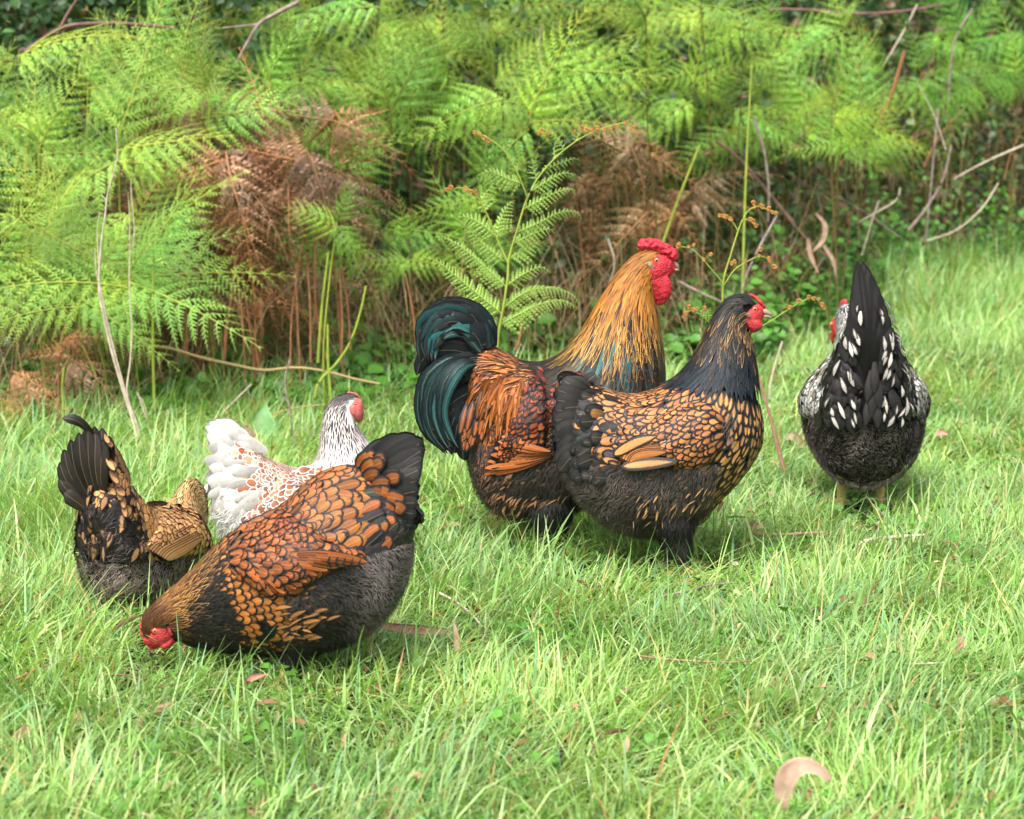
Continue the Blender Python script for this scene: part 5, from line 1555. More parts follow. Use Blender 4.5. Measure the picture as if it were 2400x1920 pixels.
def tangle():
    n = 4200
    k = rng.uniform(size=n) < .38
    x = np.where(k, rng.uniform(1.15, 3.2, n), rng.uniform(-1.9, 1.2, n))
    y = edge_y(x) + np.where(k, rng.uniform(-.15, 1.6, n), rng.uniform(-.1, .8, n))
    z = gz(x, y) + np.where(k, rng.uniform(0, .9, n), rng.uniform(0, .25, n))
    L = rng.gamma(3, .07, n) + .05
    c = np.array([[.34, .24, .16], [.22, .12, .07], [.42, .33, .22], [.16, .10, .08], [.26, .26, .10]])[rng.integers(0, 5, n)] * rng.uniform(.6, 1.2, (n, 1))
    V, Q, cc = ribbons(np.stack([x, y, z], 1), rng.uniform(0, 2 * math.pi, n), L, rng.uniform(.0008, .0022, n), rng.uniform(0, 1.5, n), rng.uniform(-.4, 1.6, n), c)
    tag(make('dry_stalk_tangle', V, Q, M_DEADFERN, None, {'ca': ('FLOAT_COLOR', cc)}), 'tangle of fine dead brown stalks in the brambles and under the ferns', 'dead stalks', kind='stuff')


tangle()

# ------------------------------------------------------------------ ferns
def comb_path(pts, nv, len0, npairs, sub=5, shape='tri', wob=0.0, droop=0.15, curl=0.0, first=.04, ang=.5):
    """pinnules on both sides of a path; returns kites (V,Q). nv = facing normal of the blade"""
    D, _ = crom(pts, 60)
    arc = np.concatenate([[0], np.cumsum(np.linalg.norm(np.diff(D, axis=0), axis=1))]); arc /= arc[-1]
    Ts = nrm(np.gradient(D, axis=0))
    u = np.linspace(first, .985, npairs)
    u = np.repeat(u, 2) + np.tile([0, .4 / npairs], npairs)
    sd = np.tile([1.0, -1.0], npairs)
    u = np.minimum(u, .995)
    c = np.stack([np.interp(u, arc, D[:, k]) for k in range(3)], -1)
    t = nrm(np.stack([np.interp(u, arc, Ts[:, k]) for k in range(3)], -1))
    nv = np.broadcast_to(np.asarray(nv, float), t.shape)
    s = nrm(np.cross(nv, t)) * sd[:, None]; n = nrm(np.cross(t, np.cross(nv, t)))
    L = len0 * ((1 - u) ** .75 * (1 - .25 * np.exp(-u * 12)) + .06 if shape == 'tri' else np.sin(np.pi * np.clip(u * .9 + .1, 0, 1)) ** .6 * (1 - .4 * u) + .05)
    L = L * rng.uniform(.9, 1.1, len(u))
    d = nrm(s * (1 - ang * .4) + t * (ang + .2 * u[:, None]) - n * droop + rng.normal(0, wob, s.shape))
    return kites_along(c, d, n, L, sub, curl)


def kites_along(c, d, n, L, sub, curl=0.0, lobe=.26):
    """each pinnule: small lobes on both sides of its midrib and one at the tip"""
    m = len(c)
    s = nrm(np.cross(n, d))
    if sub == 0:
        V = np.stack([c, c + d * (L * .30)[:, None] + s * (L * .26)[:, None], c + d * L[:, None] - n * ((.15 + curl) * L)[:, None], c + d * (L * .30)[:, None] - s * (L * .19)[:, None] + n * (L * .1)[:, None]], 1)
        Q = np.arange(m * 4).reshape(m, 4)
        return V.reshape(-1, 3), Q
    v = (np.arange(sub) + .35) / sub * .92
    vv = np.repeat(v, 2); sg = np.tile([1., -1.], sub)
    base = c[:, None] + d[:, None] * (vv[None] * L[:, None])[..., None] - n[:, None] * ((.18 + curl) * vv[None] ** 2 * L[:, None])[..., None]
    ll = (lobe * (1 - .75 * vv) + .03)[None] * L[:, None]
    dd = nrm(s[:, None] * sg[None, :, None] * .9 + d[:, None] * .55 - n[:, None] * (.2 + curl))
    w = (L / sub * .46)[:, None, None]
    tip = base + dd * ll[..., None]
    V = np.stack([base - d[:, None] * w * 1.1, base + dd * ll[..., None] * .55 - d[:, None] * w * .8, tip, base + d[:, None] * w * 1.1 + dd * ll[..., None] * .2], 2)
    V = V.reshape(-1, 3)
    Q = np.arange(len(V)).reshape(-1, 4)
    # midrib strip
    a = c; b = c + d * L[:, None] - n * ((.18 + curl) * L)[:, None]; ww = (s * (L * .035)[:, None])
    V2 = np.stack([a - ww, a + ww, b + ww * .2, b - ww * .2], 1).reshape(-1, 3)
    return np.vstack([V, V2]), np.vstack([Q, np.arange(len(V2)).reshape(-1, 4) + len(V)])


def big_frond(L, W, pairs, arch=.5, sub=4, wob=.06, droop=.25, curl=0.0, plen=.024, pitch=.0100):
    """a bracken blade along +X, face +Z: pinnae that carry pinnules that carry lobes"""
    t = np.linspace(0, 1, 12)
    sx = rng.uniform(-.06, .06)
    R = np.stack([t * L, sx * np.sin(t * 3) * L, L * (.10 * t - arch * t ** 2 * .55)], -1)
    parts, rib = [], [tube(R, np.linspace(.0028, .0008, 12), 5)]
    for i in range(pairs):
        u = (.05 + .93 * i / (pairs - 1))
        Lp = W * ((1 - u) ** .85 * (1 - .18 * math.exp(-u * 9)) + .05) * rng.uniform(.88, 1.1)
        c = np.array([np.interp(u, t, R[:, k]) for k in range(3)])
        tg = nrm(np.array([np.interp(min(u + .05, 1), t, R[:, k]) for k in range(3)]) - np.array([np.interp(max(u - .05, 0), t, R[:, k]) for k in range(3)]))
        for sd in (1, -1):
            a = math.radians(62 - 22 * u) + rng.normal(0, .06)
            s = np.array([0, sd, 0.0])
            d = nrm(tg * math.cos(a) + s * math.sin(a) + np.array([0, 0, .10 + rng.normal(0, .08)]))
            k = np.linspace(0, 1, 5)[:, None]
            pp = c + d * (k * Lp) + np.array([0, 0, -1.0]) * (droop * rng.uniform(.4, 1.9) * k ** 2 * Lp) + tg * (.12 * k ** 2 * Lp) + rng.normal(0, wob * .12, 3) * k * Lp
            np_ = max(6, int(Lp / pitch))
            parts.append(comb_path(pp, (rng.normal(0, .12), rng.normal(0, .12), 1), min(plen, Lp * .20) * rng.uniform(.9, 1.1), np_, sub if Lp > .08 else max(0, sub - 2), 'tri', wob, .15, curl))
            rib.append(tube(pp, np.linspace(.0014, .0004, 5), 4))
    V, Q = join(parts); V2, Q2 = join(rib)
    return V, Q, V2, Q2


def fern_mesh(name, mat, colr, ribc, *a, **k):
    V, Q, V2, Q2 = big_frond(*a, **k)
    c = np.array(colr) * (1 + .30 * vnoise(V, .05, 3)[:, None] + np.array([.35, .12, .0]) * vnoise(V, .12, 8)[:, None] + rng.normal(0, .20, (len(V) // 4, 1)).repeat(4, 0)[:len(V)])
    c = np.clip(c, .005, 1)
    cc = np.vstack([np.column_stack([c, np.ones(len(V))]), np.tile([*ribc, 1], (len(V2), 1))])
    o = make(name, np.vstack([V, V2]), [np.vstack([Q, Q2 + len(V)])], mat, None, {'ca': ('FLOAT_COLOR', cc)}, smooth=False, link=False)
    return o.data


GREEN = [fern_mesh('frond', M_FERN, (.170, .290, .050), (.25, .30, .06), L, W, n, arch=a, droop=dr, wob=.12) for L, W, n, a, dr in
         ((.42, .17, 11, .6, .3), (.36, .20, 10, .45, .35), (.30, .13, 9, .8, .25))]
SOLID = [fern_mesh('frond', M_FERN, (.150, .275, .044), (.24, .29, .06), L, W, n, arch=a, droop=dr, wob=.08, sub=0, plen=.025, pitch=.0095) for L, W, n, a, dr in
         ((.40, .17, 11, .6, .3), (.34, .20, 9, .45, .4), (.28, .13, 9, .8, .3), (.38, .12, 12, 1.0, .25), (.22, .11, 8, .4, .4))]
BROWN = [fern_mesh('frond', M_DEADFERN, (.235, .145, .092), (.28, .14, .07), L, W, n, arch=a, droop=dr, wob=.10, curl=.45, sub=0, plen=.030, pitch=.0095) for L, W, n, a, dr in
         ((.34, .14, 10, 1.3, .9), (.28, .16, 9, 1.1, 1.1), (.24, .10, 9, 1.6, .9))]


def orient(o, pos, d, up):
    """place o at pos (world) with +X along d and +Z as close to up as it can"""
    from mathutils import Matrix
    x = nrm(np.asarray(d, float)); y = nrm(np.cross(up, x)); z = np.cross(x, y)
    return Matrix(((x[0], y[0], z[0], pos[0]), (x[1], y[1], z[1], pos[1]), (x[2], y[2], z[2], pos[2]), (0, 0, 0, 1)))


def bracken(px, py, Y, fr, label, group, meshes, stem_mat, tint=(1, 1, 1), scale=1.0, name='bracken_fern', stem=True):
    """a fern whose blades leave the stem top at picture point px,py at distance Y; fr = [(angle, scale, tilt)]"""
    top = at(px, py, Y)
    gx, gy = top[0] + rng.normal(0, .06), Y + rng.uniform(.0, .15)
    base = np.array([gx, gy, float(gz(gx, gy))])
    root = empty(name, base)
    tag(root, label, 'fern', group)
    if stem and top[2] > base[2] + .03:
        e = top - base
        V, Q = tube([(0, 0, -.02), e * .35 + [rng.normal(0, .015), 0, 0], e * .7 + [rng.normal(0, .01), 0, 0], e], [.0034 * scale, .0030 * scale, .0026 * scale, .002 * scale], 7, m=12)
        make('stem', V, Q, stem_mat, root)
    from mathutils import Matrix, Vector
    for ang, sc, tilt in fr:
        a = math.radians(ang)
        d = nrm(np.array([math.cos(a), rng.normal(-.30, .25), math.sin(a)]))
        tl = math.radians(tilt)
        up = nrm(np.array([rng.normal(0, .12), -math.sin(tl), math.cos(tl)]))
        o = bpy.data.objects.new('frond', meshes[rng.integers(len(meshes))])
        COL.objects.link(o); o.parent = root
        m = orient(o, top - base, d, up)
        drop = rng.uniform(0, .10) if stem else 0
        m.translation = m.translation - Vector((0, 0, drop)) * (abs(math.cos(a)) > .4)
        o.matrix_local = m @ Matrix.Scale(sc * scale, 4)
        g = rng.uniform(.72, 1.5); yl = rng.uniform(-.12, .18)
        o.color = (tint[0] * g * (1 + yl), tint[1] * g, tint[2] * g * (1 - yl), 1)
    return root


zones = [
    # x0,x1,y0,y1, Y0,Y1, n, kind, tint, tilt, label, group
    (-60, 500, 90, 330, 6.9, 7.6, 20, 'g', (1.42, 1.38, 1.5), 50, 'pale green bracken fern crowding the upper left of the bank', 'upper left ferns'),
    (-40, 330, 430, 700, 6.6, 7.0, 13, 'g', (1.45, 1.38, 1.45), 48, 'pale green bracken fern low at the left edge of the bank', 'lower left ferns'),
    (620, 1320, 130, 320, 7.6, 8.6, 21, 'g', (1.28, 1.30, 1.2), 52, 'green bracken fern in the dense canopy above the rooster', 'middle ferns'),
    (330, 1500, 20, 120, 8.6, 9.8, 18, 'g', (1.1, 1.05, 1.0), 50, 'green bracken fern high at the back of the bank', 'back ferns'),
    (640, 1180, 400, 620, 7.3, 8.0, 9, 'g', (1.0, 1.1, .95), 55, 'fresh green bracken fern low between the brown bracken and the rooster', 'low middle ferns'),
    (1460, 2060, 100, 330, 8.4, 9.8, 20, 'g', (1.28, 1.28, 1.1), 52, 'green bracken fern in the bank above the standing hen', 'right ferns'),
    (620, 2000, -60, 70, 8.0, 9.4, 16, 'g', (1.2, 1.2, 1.1), 50, 'green bracken fern along the top edge of the picture', 'top ferns'),
    (2150, 2460, 20, 200, 9.5, 10.4, 8, 'g', (.85, 1.08, .8), 50, 'deep green bracken fern in the upper right corner', 'upper right ferns'),
    (330, 800, 240, 460, 6.85, 7.3, 15, 'b', (1.3, 1.3, 1.35), 60, 'rust brown dead bracken hanging in the middle left of the bank', 'brown bracken'),
    (180, 640, 520, 680, 6.9, 7.4, 9, 'b', (1.15, 1.1, 1.05), 60, 'brown dead bracken drooping under the left ferns', 'low brown bracken'),
    (1330, 1620, 300, 520, 8.2, 8.8, 7, 'b', (1.3, 1.4, 1.3), 60, 'straw brown dead bracken behind the rooster head', 'straw bracken'),
    (-20, 190, 770, 930, 6.3, 6.6, 6, 'b', (1.5, 1.4, 1.3), 55, 'tan dead bracken hanging low at the left edge', 'tan bracken'),
]
ORD = 'leftmost,second,third,fourth,fifth,sixth,seventh,eighth,ninth,tenth,eleventh,twelfth,thirteenth,fourteenth,fifteenth,sixteenth,seventeenth,eighteenth,nineteenth,twentieth,twenty-first,twenty-second'.split(',')
for x0, x1, y0, y1, Y0, Y1, n, kind, tint, tilt, label, group in zones:
    made = []
    for i in range(n):
        px = x0 + (x1 - x0) * ((i * .618 + rng.uniform(-.05, .05)) % 1.0); py = rng.uniform(y0, y1)
        Y = rng.uniform(Y0, Y1)
        if kind == 'g':
            base_ang = [[rng.uniform(-40, 30), rng.uniform(60, 120), rng.uniform(-30, 40)], [rng.uniform(150, 215), rng.uniform(60, 120)], [rng.uniform(-35, 25), rng.uniform(155, 215)], [rng.uniform(-20, 20), rng.uniform(160, 200), rng.uniform(50, 130)]][rng.integers(4)] + [rng.uniform(-60, 240)]
            frn = [(a, rng.uniform(.62, 1.12), tilt + rng.uniform(-22, 18)) for a in base_ang]
            made.append((px, bracken(px, py, Y, frn, label, group, GREEN + SOLID if Y < 7 else SOLID, M_GREENSTEM if Y < 7.2 else M_DULLSTEM, tint)))
        else:
            base_ang = [rng.uniform(-60, 20), rng.uniform(160, 240), rng.uniform(-110, -70)] + ([rng.uniform(30, 150)] if rng.uniform() < .5 else [])
            if x0 < 0: base_ang = [rng.uniform(-70, -10), rng.uniform(190, 250)]
            frn = [(a, rng.uniform(.75, 1.15) * (.75 if x0 < 0 else 1), tilt + rng.uniform(-20, 25)) for a in base_ang]
            made.append((px, bracken(px, py, Y, frn, label, group, BROWN, M_BROWNSTEM, tint, name='dead_bracken')))
    for k, (_, o) in enumerate(sorted(made, key=lambda q: q[0])):
        o['label'] = label + (', the leftmost' if k == 0 else ', the rightmost' if k == n - 1 else ', %s from left' % ORD[k])

# single ferns that stand out
bracken(300, 620, 6.55, [(8, 1.3, 50), (-12, 1.2, 45), (172, 1.2, 50), (30, 1.0, 50), (60, .8, 50)], 'large bright fern whose blade tips droop left of the brown bracken', None, GREEN[:2], M_GREENSTEM, (1.3, 1.35, 1.45), scale=.9)
bracken(190, 690, 6.45, [(-28, .8, 50), (185, .8, 50)], 'small bright fern with one blade drooping beside the pale bare stalk', None, GREEN[:2], M_GREENSTEM, (1.3, 1.32, 1.4))
bracken(790, 520, 6.7, [(-62, .62, 62), (-30, .62, 60), (150, .5, 60), (75, .4, 50)], 'fresh green fern with a blade hanging down left of the rooster tail', None, SOLID[1:3], M_GREENSTEM, (1.1, 1.2, .95))
bracken(560, 480, 6.9, [(-35, .8, 65), (-80, .8, 65), (30, .6, 60)], 'rust brown dead fern with curled blades over a thick orange stem', None, BROWN, M_BROWNSTEM, (1.2, 1.1, 1.0), name='dead_bracken', scale=1.1)
bracken(150, 770, 6.3, [(5, .5, 60), (-40, .4, 60), (170, .4, 60)], 'curled tan dead fern low beside the pale bare stalk', None, BROWN[:1], M_BROWNSTEM, (1.25, 1.15, 1.0), name='dead_bracken')
bracken(1950, 240, 8.2, [(-12, .9, 50), (-35, .8, 50), (20, .7, 50)], 'bright green fern reaching out to the right above the brambles', None, SOLID, M_DULLSTEM, (1.15, 1.2, .85))


def path_at(pts, Y, dz=0.0):
    return np.array([at(p[0], p[1], Y + (p[2] if len(p) > 2 else 0)) for p in pts])


def stalk(name, label, cat, mat, branches, Y, group=None, jit=0.0, base_drop=True):
    """branches: list of (points in the picture at distance Y, radius start, radius end) -> one object; first is the main stem"""
    P0 = path_at(branches[0][0], Y)
    o = P0[0].copy()
    if base_drop: o[2] = max(float(gz(o[0], o[1])), 0)
    parts = []
    for pts, r0, r1 in branches:
        P = path_at(pts, Y) - o
        parts.append(tube(P, np.linspace(r0, r1, len(P)), 8, jitter=jit, m=max(16, 5 * len(P))))
    V, Q = join(parts)
    ob = make(name, V, Q, mat)
    ob.location = o
    tag(ob, label, cat, group)
    return ob


def young_fern():
    Y = 5.62
    stemp = [(1160, 1040), (1163, 900), (1168, 790), (1180, 720), (1190, 650), (1193, 605), (1212, 540), (1232, 475), (1258, 422), (1300, 372), (1352, 330), (1400, 306), (1452, 290), (1478, 292), (1492, 312)]
    P = path_at(stemp, Y); o = P[0].copy(); o[2] = 0
    root = empty('young_fern', o)
    tag(root, 'young light green fern with curling tips rising behind the rooster back', 'fern')
    forks = [[(1190, 615), (1165, 560), (1140, 500), (1112, 452), (1080, 440), (1048, 448)],
             [(1236, 462, -.02), (1210, 400, -.03), (1180, 352, -.03), (1140, 322, -.03), (1118, 312, -.03)]]
    rb = [tube(P - o, np.linspace(.0040, .0010, len(P)), 8, m=60)]
    for f in forks: rb.append(tube(path_at(f, Y) - o, np.linspace(.0026, .0008, len(f)), 7, m=30))
    V, Q = join(rb); make('stem', V, Q, M_GREENSTEM, root)
    pin = [  # pinnae, start to tip; width of comb in picture pixels
        ([(1170, 762), (1215, 738), (1270, 712), (1320, 706), (1352, 722)], 40), ([(1180, 722), (1235, 684), (1290, 676), (1340, 690), (1356, 712)], 36),
        ([(1190, 668), (1232, 640), (1268, 626), (1290, 640)], 30), ([(1196, 606), (1235, 582), (1262, 566), (1272, 580)], 26),
        ([(1212, 545), (1260, 524), (1308, 500), (1345, 496), (1362, 508), (1358, 520)], 30), ([(1205, 570), (1250, 548), (1285, 536), (1300, 548)], 24),
        ([(1228, 490), (1270, 468), (1310, 448), (1342, 444), (1348, 458)], 22), ([(1245, 448), (1285, 424), (1320, 406), (1348, 410)], 20), ([(1270, 402), (1310, 384), (1345, 372), (1362, 380)], 16),
        ([(1166, 770), (1120, 728), (1085, 690), (1062, 668)], 34), ([(1176, 735), (1120, 690), (1060, 640), (1020, 610), (990, 602)], 38), ([(1186, 672), (1130, 620), (1080, 578), (1040, 556), (1022, 556)], 36),
        ([(1180, 612), (1130, 570), (1090, 528), (1068, 512)], 32), ([(1160, 552), (1120, 520), (1090, 508), (1072, 512)], 28), ([(1165, 560), (1172, 520), (1190, 482), (1206, 470)], 28),
        ([(1138, 498), (1130, 470), (1148, 440), (1160, 424)], 24), ([(1222, 430), (1190, 420), (1150, 402), (1118, 412)], 26), ([(1212, 402), (1215, 380), (1224, 366)], 14), ([(1180, 352), (1190, 340), (1200, 345)], 10),
        ([(1258, 420), (1250, 392), (1262, 360)], 16), ([(1300, 372), (1300, 340), (1318, 312)], 14), ([(1322, 352), (1300, 318), (1268, 310)], 12), ([(1352, 330), (1356, 316), (1374, 304)], 9)]
    s = FPX / Y
    pts = []
    for k, (pp, w) in enumerate(pin):
        off = rng.uniform(-.03, .05)
        P_ = path_at([(a, b, off * i / 3) for i, (a, b) in enumerate(pp)], Y) - o
        L = np.sum(np.linalg.norm(np.diff(P_, axis=0), axis=1))
        parts = [comb_path(P_, nrm(np.array([rng.normal(0, .3), -1, .5 + rng.normal(0, .2)])), w / s * (1 if w > 28 else 1.35), max(6, int(L / .0095)), 4, 'tri', .09, .2, .5, ang=.35)]
        parts.append(tube(P_, np.linspace(.0014, .0005, len(P_)), 5, m=14))
        V, Q = join(parts)
        c = np.array([.36, .52, .13]) * rng.uniform(.85, 1.12)
        cc = np.tile([*c, 1], (len(V), 1))
        ob = make('pinna', V, Q, M_FERN, root, {'ca': ('FLOAT_COLOR', cc)}, smooth=False)
    # rolled brown tips
    tips = [(1492, 314), (1484, 300), (1466, 288), (1446, 296), (1432, 300), (1416, 302), (1400, 300), (1388, 304), (1374, 304), (1362, 300), (1346, 308), (1112, 310), (1122, 314), (1134, 322), (1144, 330), (1048, 446), (1056, 440), (1092, 442), (1104, 450), (1116, 452), (1262, 312), (1272, 306), (1284, 312)]
    for a, b in tips:
        V, Q = crozier(at(a, b, Y) - o, 5.0 / s * rng.uniform(.8, 1.15)); make('crozier', V, Q, M_CURL, root)


def crozier(c, r):
    """a small rolled-up frond tip"""
    a = np.linspace(0, 3.6 * math.pi, 26)
    rr = r * (1 - a / (4.4 * math.pi))
    th = rng.uniform(0, 6)
    fx = rng.choice([-1, 1])
    P = c + np.stack([fx * rr * np.cos(a + th), (a / 11 - .5) * r * .5, rr * np.sin(a + th)], -1)
    return tube(P, np.linspace(r * .42, r * .3, 26), 6)


def fiddle_fern():
    Y = 5.42; s = FPX / Y
    P = path_at([(1690, 1090), (1692, 900), (1694, 760), (1695, 664), (1712, 600), (1730, 542), (1744, 508), (1762, 488), (1782, 484)], Y)
    o = P[0].copy(); o[2] = 0
    root = empty('fiddlehead_fern', o)
    tag(root, 'thin fern stem with rolled orange brown buds above the standing hen', 'fern')
    br = [[(1695, 664), (1668, 632), (1640, 600), (1618, 582), (1588, 578)], [(1697, 668), (1722, 632), (1750, 614), (1775, 602), (1795, 604), (1812, 626)], [(1729, 540), (1718, 522), (1706, 512), (1688, 508)],
          [(1740, 515), (1758, 516), (1768, 530)], [(1782, 484), (1800, 492), (1816, 500)], [(1700, 812), (1672, 770), (1650, 744), (1620, 728), (1602, 742)], [(1700, 800), (1790, 762), (1850, 724), (1890, 702), (1912, 700), (1932, 722)]]
    parts = [tube(P - o, np.linspace(.0034, .0011, len(P)), 8, m=40)] + [tube(path_at(b, Y) - o, np.linspace(.0017, .0008, len(b)), 7, m=20) for b in br]
    V, Q = join(parts); make('stem', V, Q, M_GREENSTEM, root)
    buds = [(1588, 578), (1592, 571), (1614, 578), (1626, 574), (1650, 608), (1666, 596), (1686, 505), (1694, 506), (1702, 508), (1712, 513), (1714, 617), (1722, 613), (1746, 612), (1778, 600), (1783, 586), (1803, 606), (1806, 612), (1814, 626),
            (1768, 484), (1766, 476), (1782, 482), (1788, 486), (1802, 490), (1810, 498), (1818, 500), (1758, 515), (1766, 520), (1772, 530), (1603, 742), (1608, 735), (1615, 720), (1624, 726), (1634, 724), (1650, 722),
            (1932, 722), (1926, 714), (1918, 702), (1908, 700), (1896, 696), (1872, 706), (1850, 720)]
    for a, b in buds:
        V, Q = crozier(at(a, b, Y) - o, 4.6 / s * rng.uniform(.85, 1.2)); make('crozier', V, Q, M_CURL, root)
    fr_ = [([(1660, 596), (1666, 614), (1672, 608)], 9), ([(1722, 618), (1730, 632), (1738, 628)], 10), ([(1640, 730), (1668, 748), (1680, 762)], 22), ([(1650, 742), (1660, 730), (1668, 722)], 12), ([(1838, 724), (1846, 706), (1850, 696)], 11), ([(1820, 740), (1812, 732), (1806, 736)], 9)]
    for p, w in fr_:
        V, Q = comb_path(path_at(p, Y) - o, (0.2, -1, .3), w / s, 8, 3, 'tri', .1, .2, .5)
        make('pinna', V, Q, M_FERN, root, {'ca': ('FLOAT_COLOR', np.tile([.28, .42, .10, 1], (len(V), 1)))}, smooth=False)


young_fern()
fiddle_fern()

# ------------------------------------------------------------------ stalks, vines, branches
stalk('dry_stalk', 'tall pale bleached stalk with forked tips left of the brown bracken', 'dry stalk', M_STRAW, [
    ([(331, 1085), (318, 1010), (292, 927), (262, 825), (241, 732), (232, 676), (236, 583), (247, 500), (252, 455), (266, 405), (275, 360), (271, 298)], .0046, .0012),
    ([(340, 1085), (322, 1000), (298, 925), (305, 850), (309, 770), (304, 690), (304, 610), (315, 549), (309, 470), (306, 419)], .0030, .0010),
    ([(300, 940), (262, 800), (238, 690), (226, 640), (222, 583)], .0026, .0010),
    ([(236, 700), (230, 600), (228, 540), (233, 498)], .0018, .0009), ([(304, 590), (303, 510), (300, 450)], .0014, .0007), ([(249, 471), (240, 458), (234, 450)], .0012, .0006)], 6.08)
stalk('dry_stalk', 'short pale broken stalk leaning beside the small buff hen', 'dry stalk', M_STRAW, [([(352, 1010), (336, 960), (322, 920)], .0028, .0018), ([(356, 1012), (344, 965), (330, 930)], .0018, .0012)], 6.3)
stalk('runner_vine', 'tan woody runner stretched along the foot of the ferns', 'vine', M_VINE, [([(330, 812), (390, 815), (470, 838), (560, 858), (620, 868), (690, 862), (760, 870), (830, 888), (890, 900)], .0055, .0035)], 6.75, base_drop=False)
stalk('fern_stalk', 'curved yellow green stem sweeping down across the tan runner', 'stem', M_GREENSTEM, [([(738, 932), (748, 895), (790, 850), (822, 800), (845, 730), (858, 670)], .0042, .0030)], 6.6)
stalk('grey_twig', 'crooked grey twig standing behind the white hen', 'twig', M_TWIG, [([(692, 1062), (684, 1010), (680, 960), (672, 930), (668, 890), (680, 840)], .0040, .0022), ([(676, 945), (668, 936), (660, 934)], .002, .001)], 6.2)
stalk('thin_vine', 'thin brown vine reaching toward the head of the white hen', 'vine', M_VINE, [([(560, 1010), (600, 990), (650, 968), (700, 955), (762, 948)], .0022, .0016)], 6.3, base_drop=False)
stalk('dead_fern_stalk', 'thick orange brown dead fern stem rising to the rust bracken', 'dead stem', M_BROWNSTEM, [([(526, 842), (530, 780), (542, 700), (552, 620), (570, 560)], .0062, .0045), ([(606, 862), (594, 780), (572, 740), (548, 700)], .0042, .0030)], 6.95)
for k, (x, y, x2, y2, lab) in enumerate([(438, 850, 428, 620, 'straight brown dead stem between the pale stalk and the forked orange stem'), (728, 850, 718, 590, 'upright reddish dead stem right of the forked orange stem'),
                                         (800, 850, 796, 640, 'dull brown stem, left one of two slanting stems left of the rooster tail'), (822, 820, 800, 620, 'reddish brown stem, right one of two slanting stems left of the rooster tail'),
                                         (978, 830, 950, 640, 'dark red stem leaning just left of the rooster tail'), (1210, 820, 1222, 740, 'short brown stem above the rooster back')]):
    stalk('dead_fern_stalk', lab, 'dead stem', M_BROWNSTEM, [([(x, y), ((x + x2) / 2 + 4, (y + y2) / 2), (x2, y2)], .0040, .0030)], 6.9 + .05 * k)
for k, (x, y, x2, y2, lab) in enumerate([(745, 850, 770, 590, 'straight green fern stem behind the yellow green curved stem'), (362, 960, 360, 600, 'tall green stem right of the pale forked stalk'), (776, 940, 768, 760, 'thin green stem behind the head of the white hen'),
                                         (1740, 690, 1762, 150, 'tall yellow green fern stem behind the rolled buds'), (1540, 610, 1640, 340, 'slanting green stem rising right of the rooster comb'), (148, 960, 150, 860, 'short yellow green stem at the far left')]):
    stalk('green_stalk', lab, 'stem', M_GREENSTEM, [([(x, y), ((x + x2) / 2 - 3, (y + y2) / 2), (x2, y2)], .0048, .0034)], [6.9, 6.5, 6.6, 7.6, 8.0, 6.4][k])
stalk('dead_branch', 'dark purple brown branch lying across the upper left ferns', 'branch', M_REDSTEM, [([(60, 120), (140, 68), (210, 56), (300, 56), (410, 66)], .0070, .0050), ([(140, 68), (160, 30), (180, 0)], .0055, .0040), ([(140, 68), (110, 130), (88, 150)], .004, .003)], 7.3, base_drop=False)
stalk('dead_branch', 'forked grey brown branch slanting down from the top of the picture left of centre', 'branch', M_TWIG, [([(700, 5), (640, 36), (606, 58), (580, 100), (556, 145)], .0075, .004), ([(606, 58), (560, 62), (520, 66)], .004, .002), ([(484, 80), (470, 130), (470, 190), (470, 260)], .0065, .0045)], 7.4, base_drop=False)
stalk('dead_branch', 'long dark bramble cane lying level across the upper right', 'branch', M_REDSTEM, [([(1800, 22), (1900, 24), (2000, 32), (2100, 28), (2210, 12)], .0060, .0045)], 9.3, base_drop=False)
stalk('dead_branch', 'dark bramble cane sloping down right of the tall fern stem', 'branch', M_REDSTEM, [([(1680, 330), (1740, 380), (1800, 450), (1860, 520)], .0060, .0045), ([(1790, 440), (1900, 570), (1990, 630)], .0045, .003)], 8.6, base_drop=False)
stalk('dead_branch', 'reddish brown branch slanting behind the fern tips at the right', 'branch', M_BROWNSTEM, [([(2120, 120), (2090, 220), (2060, 290), (2040, 330)], .0085, .0065)], 9.6, base_drop=False)
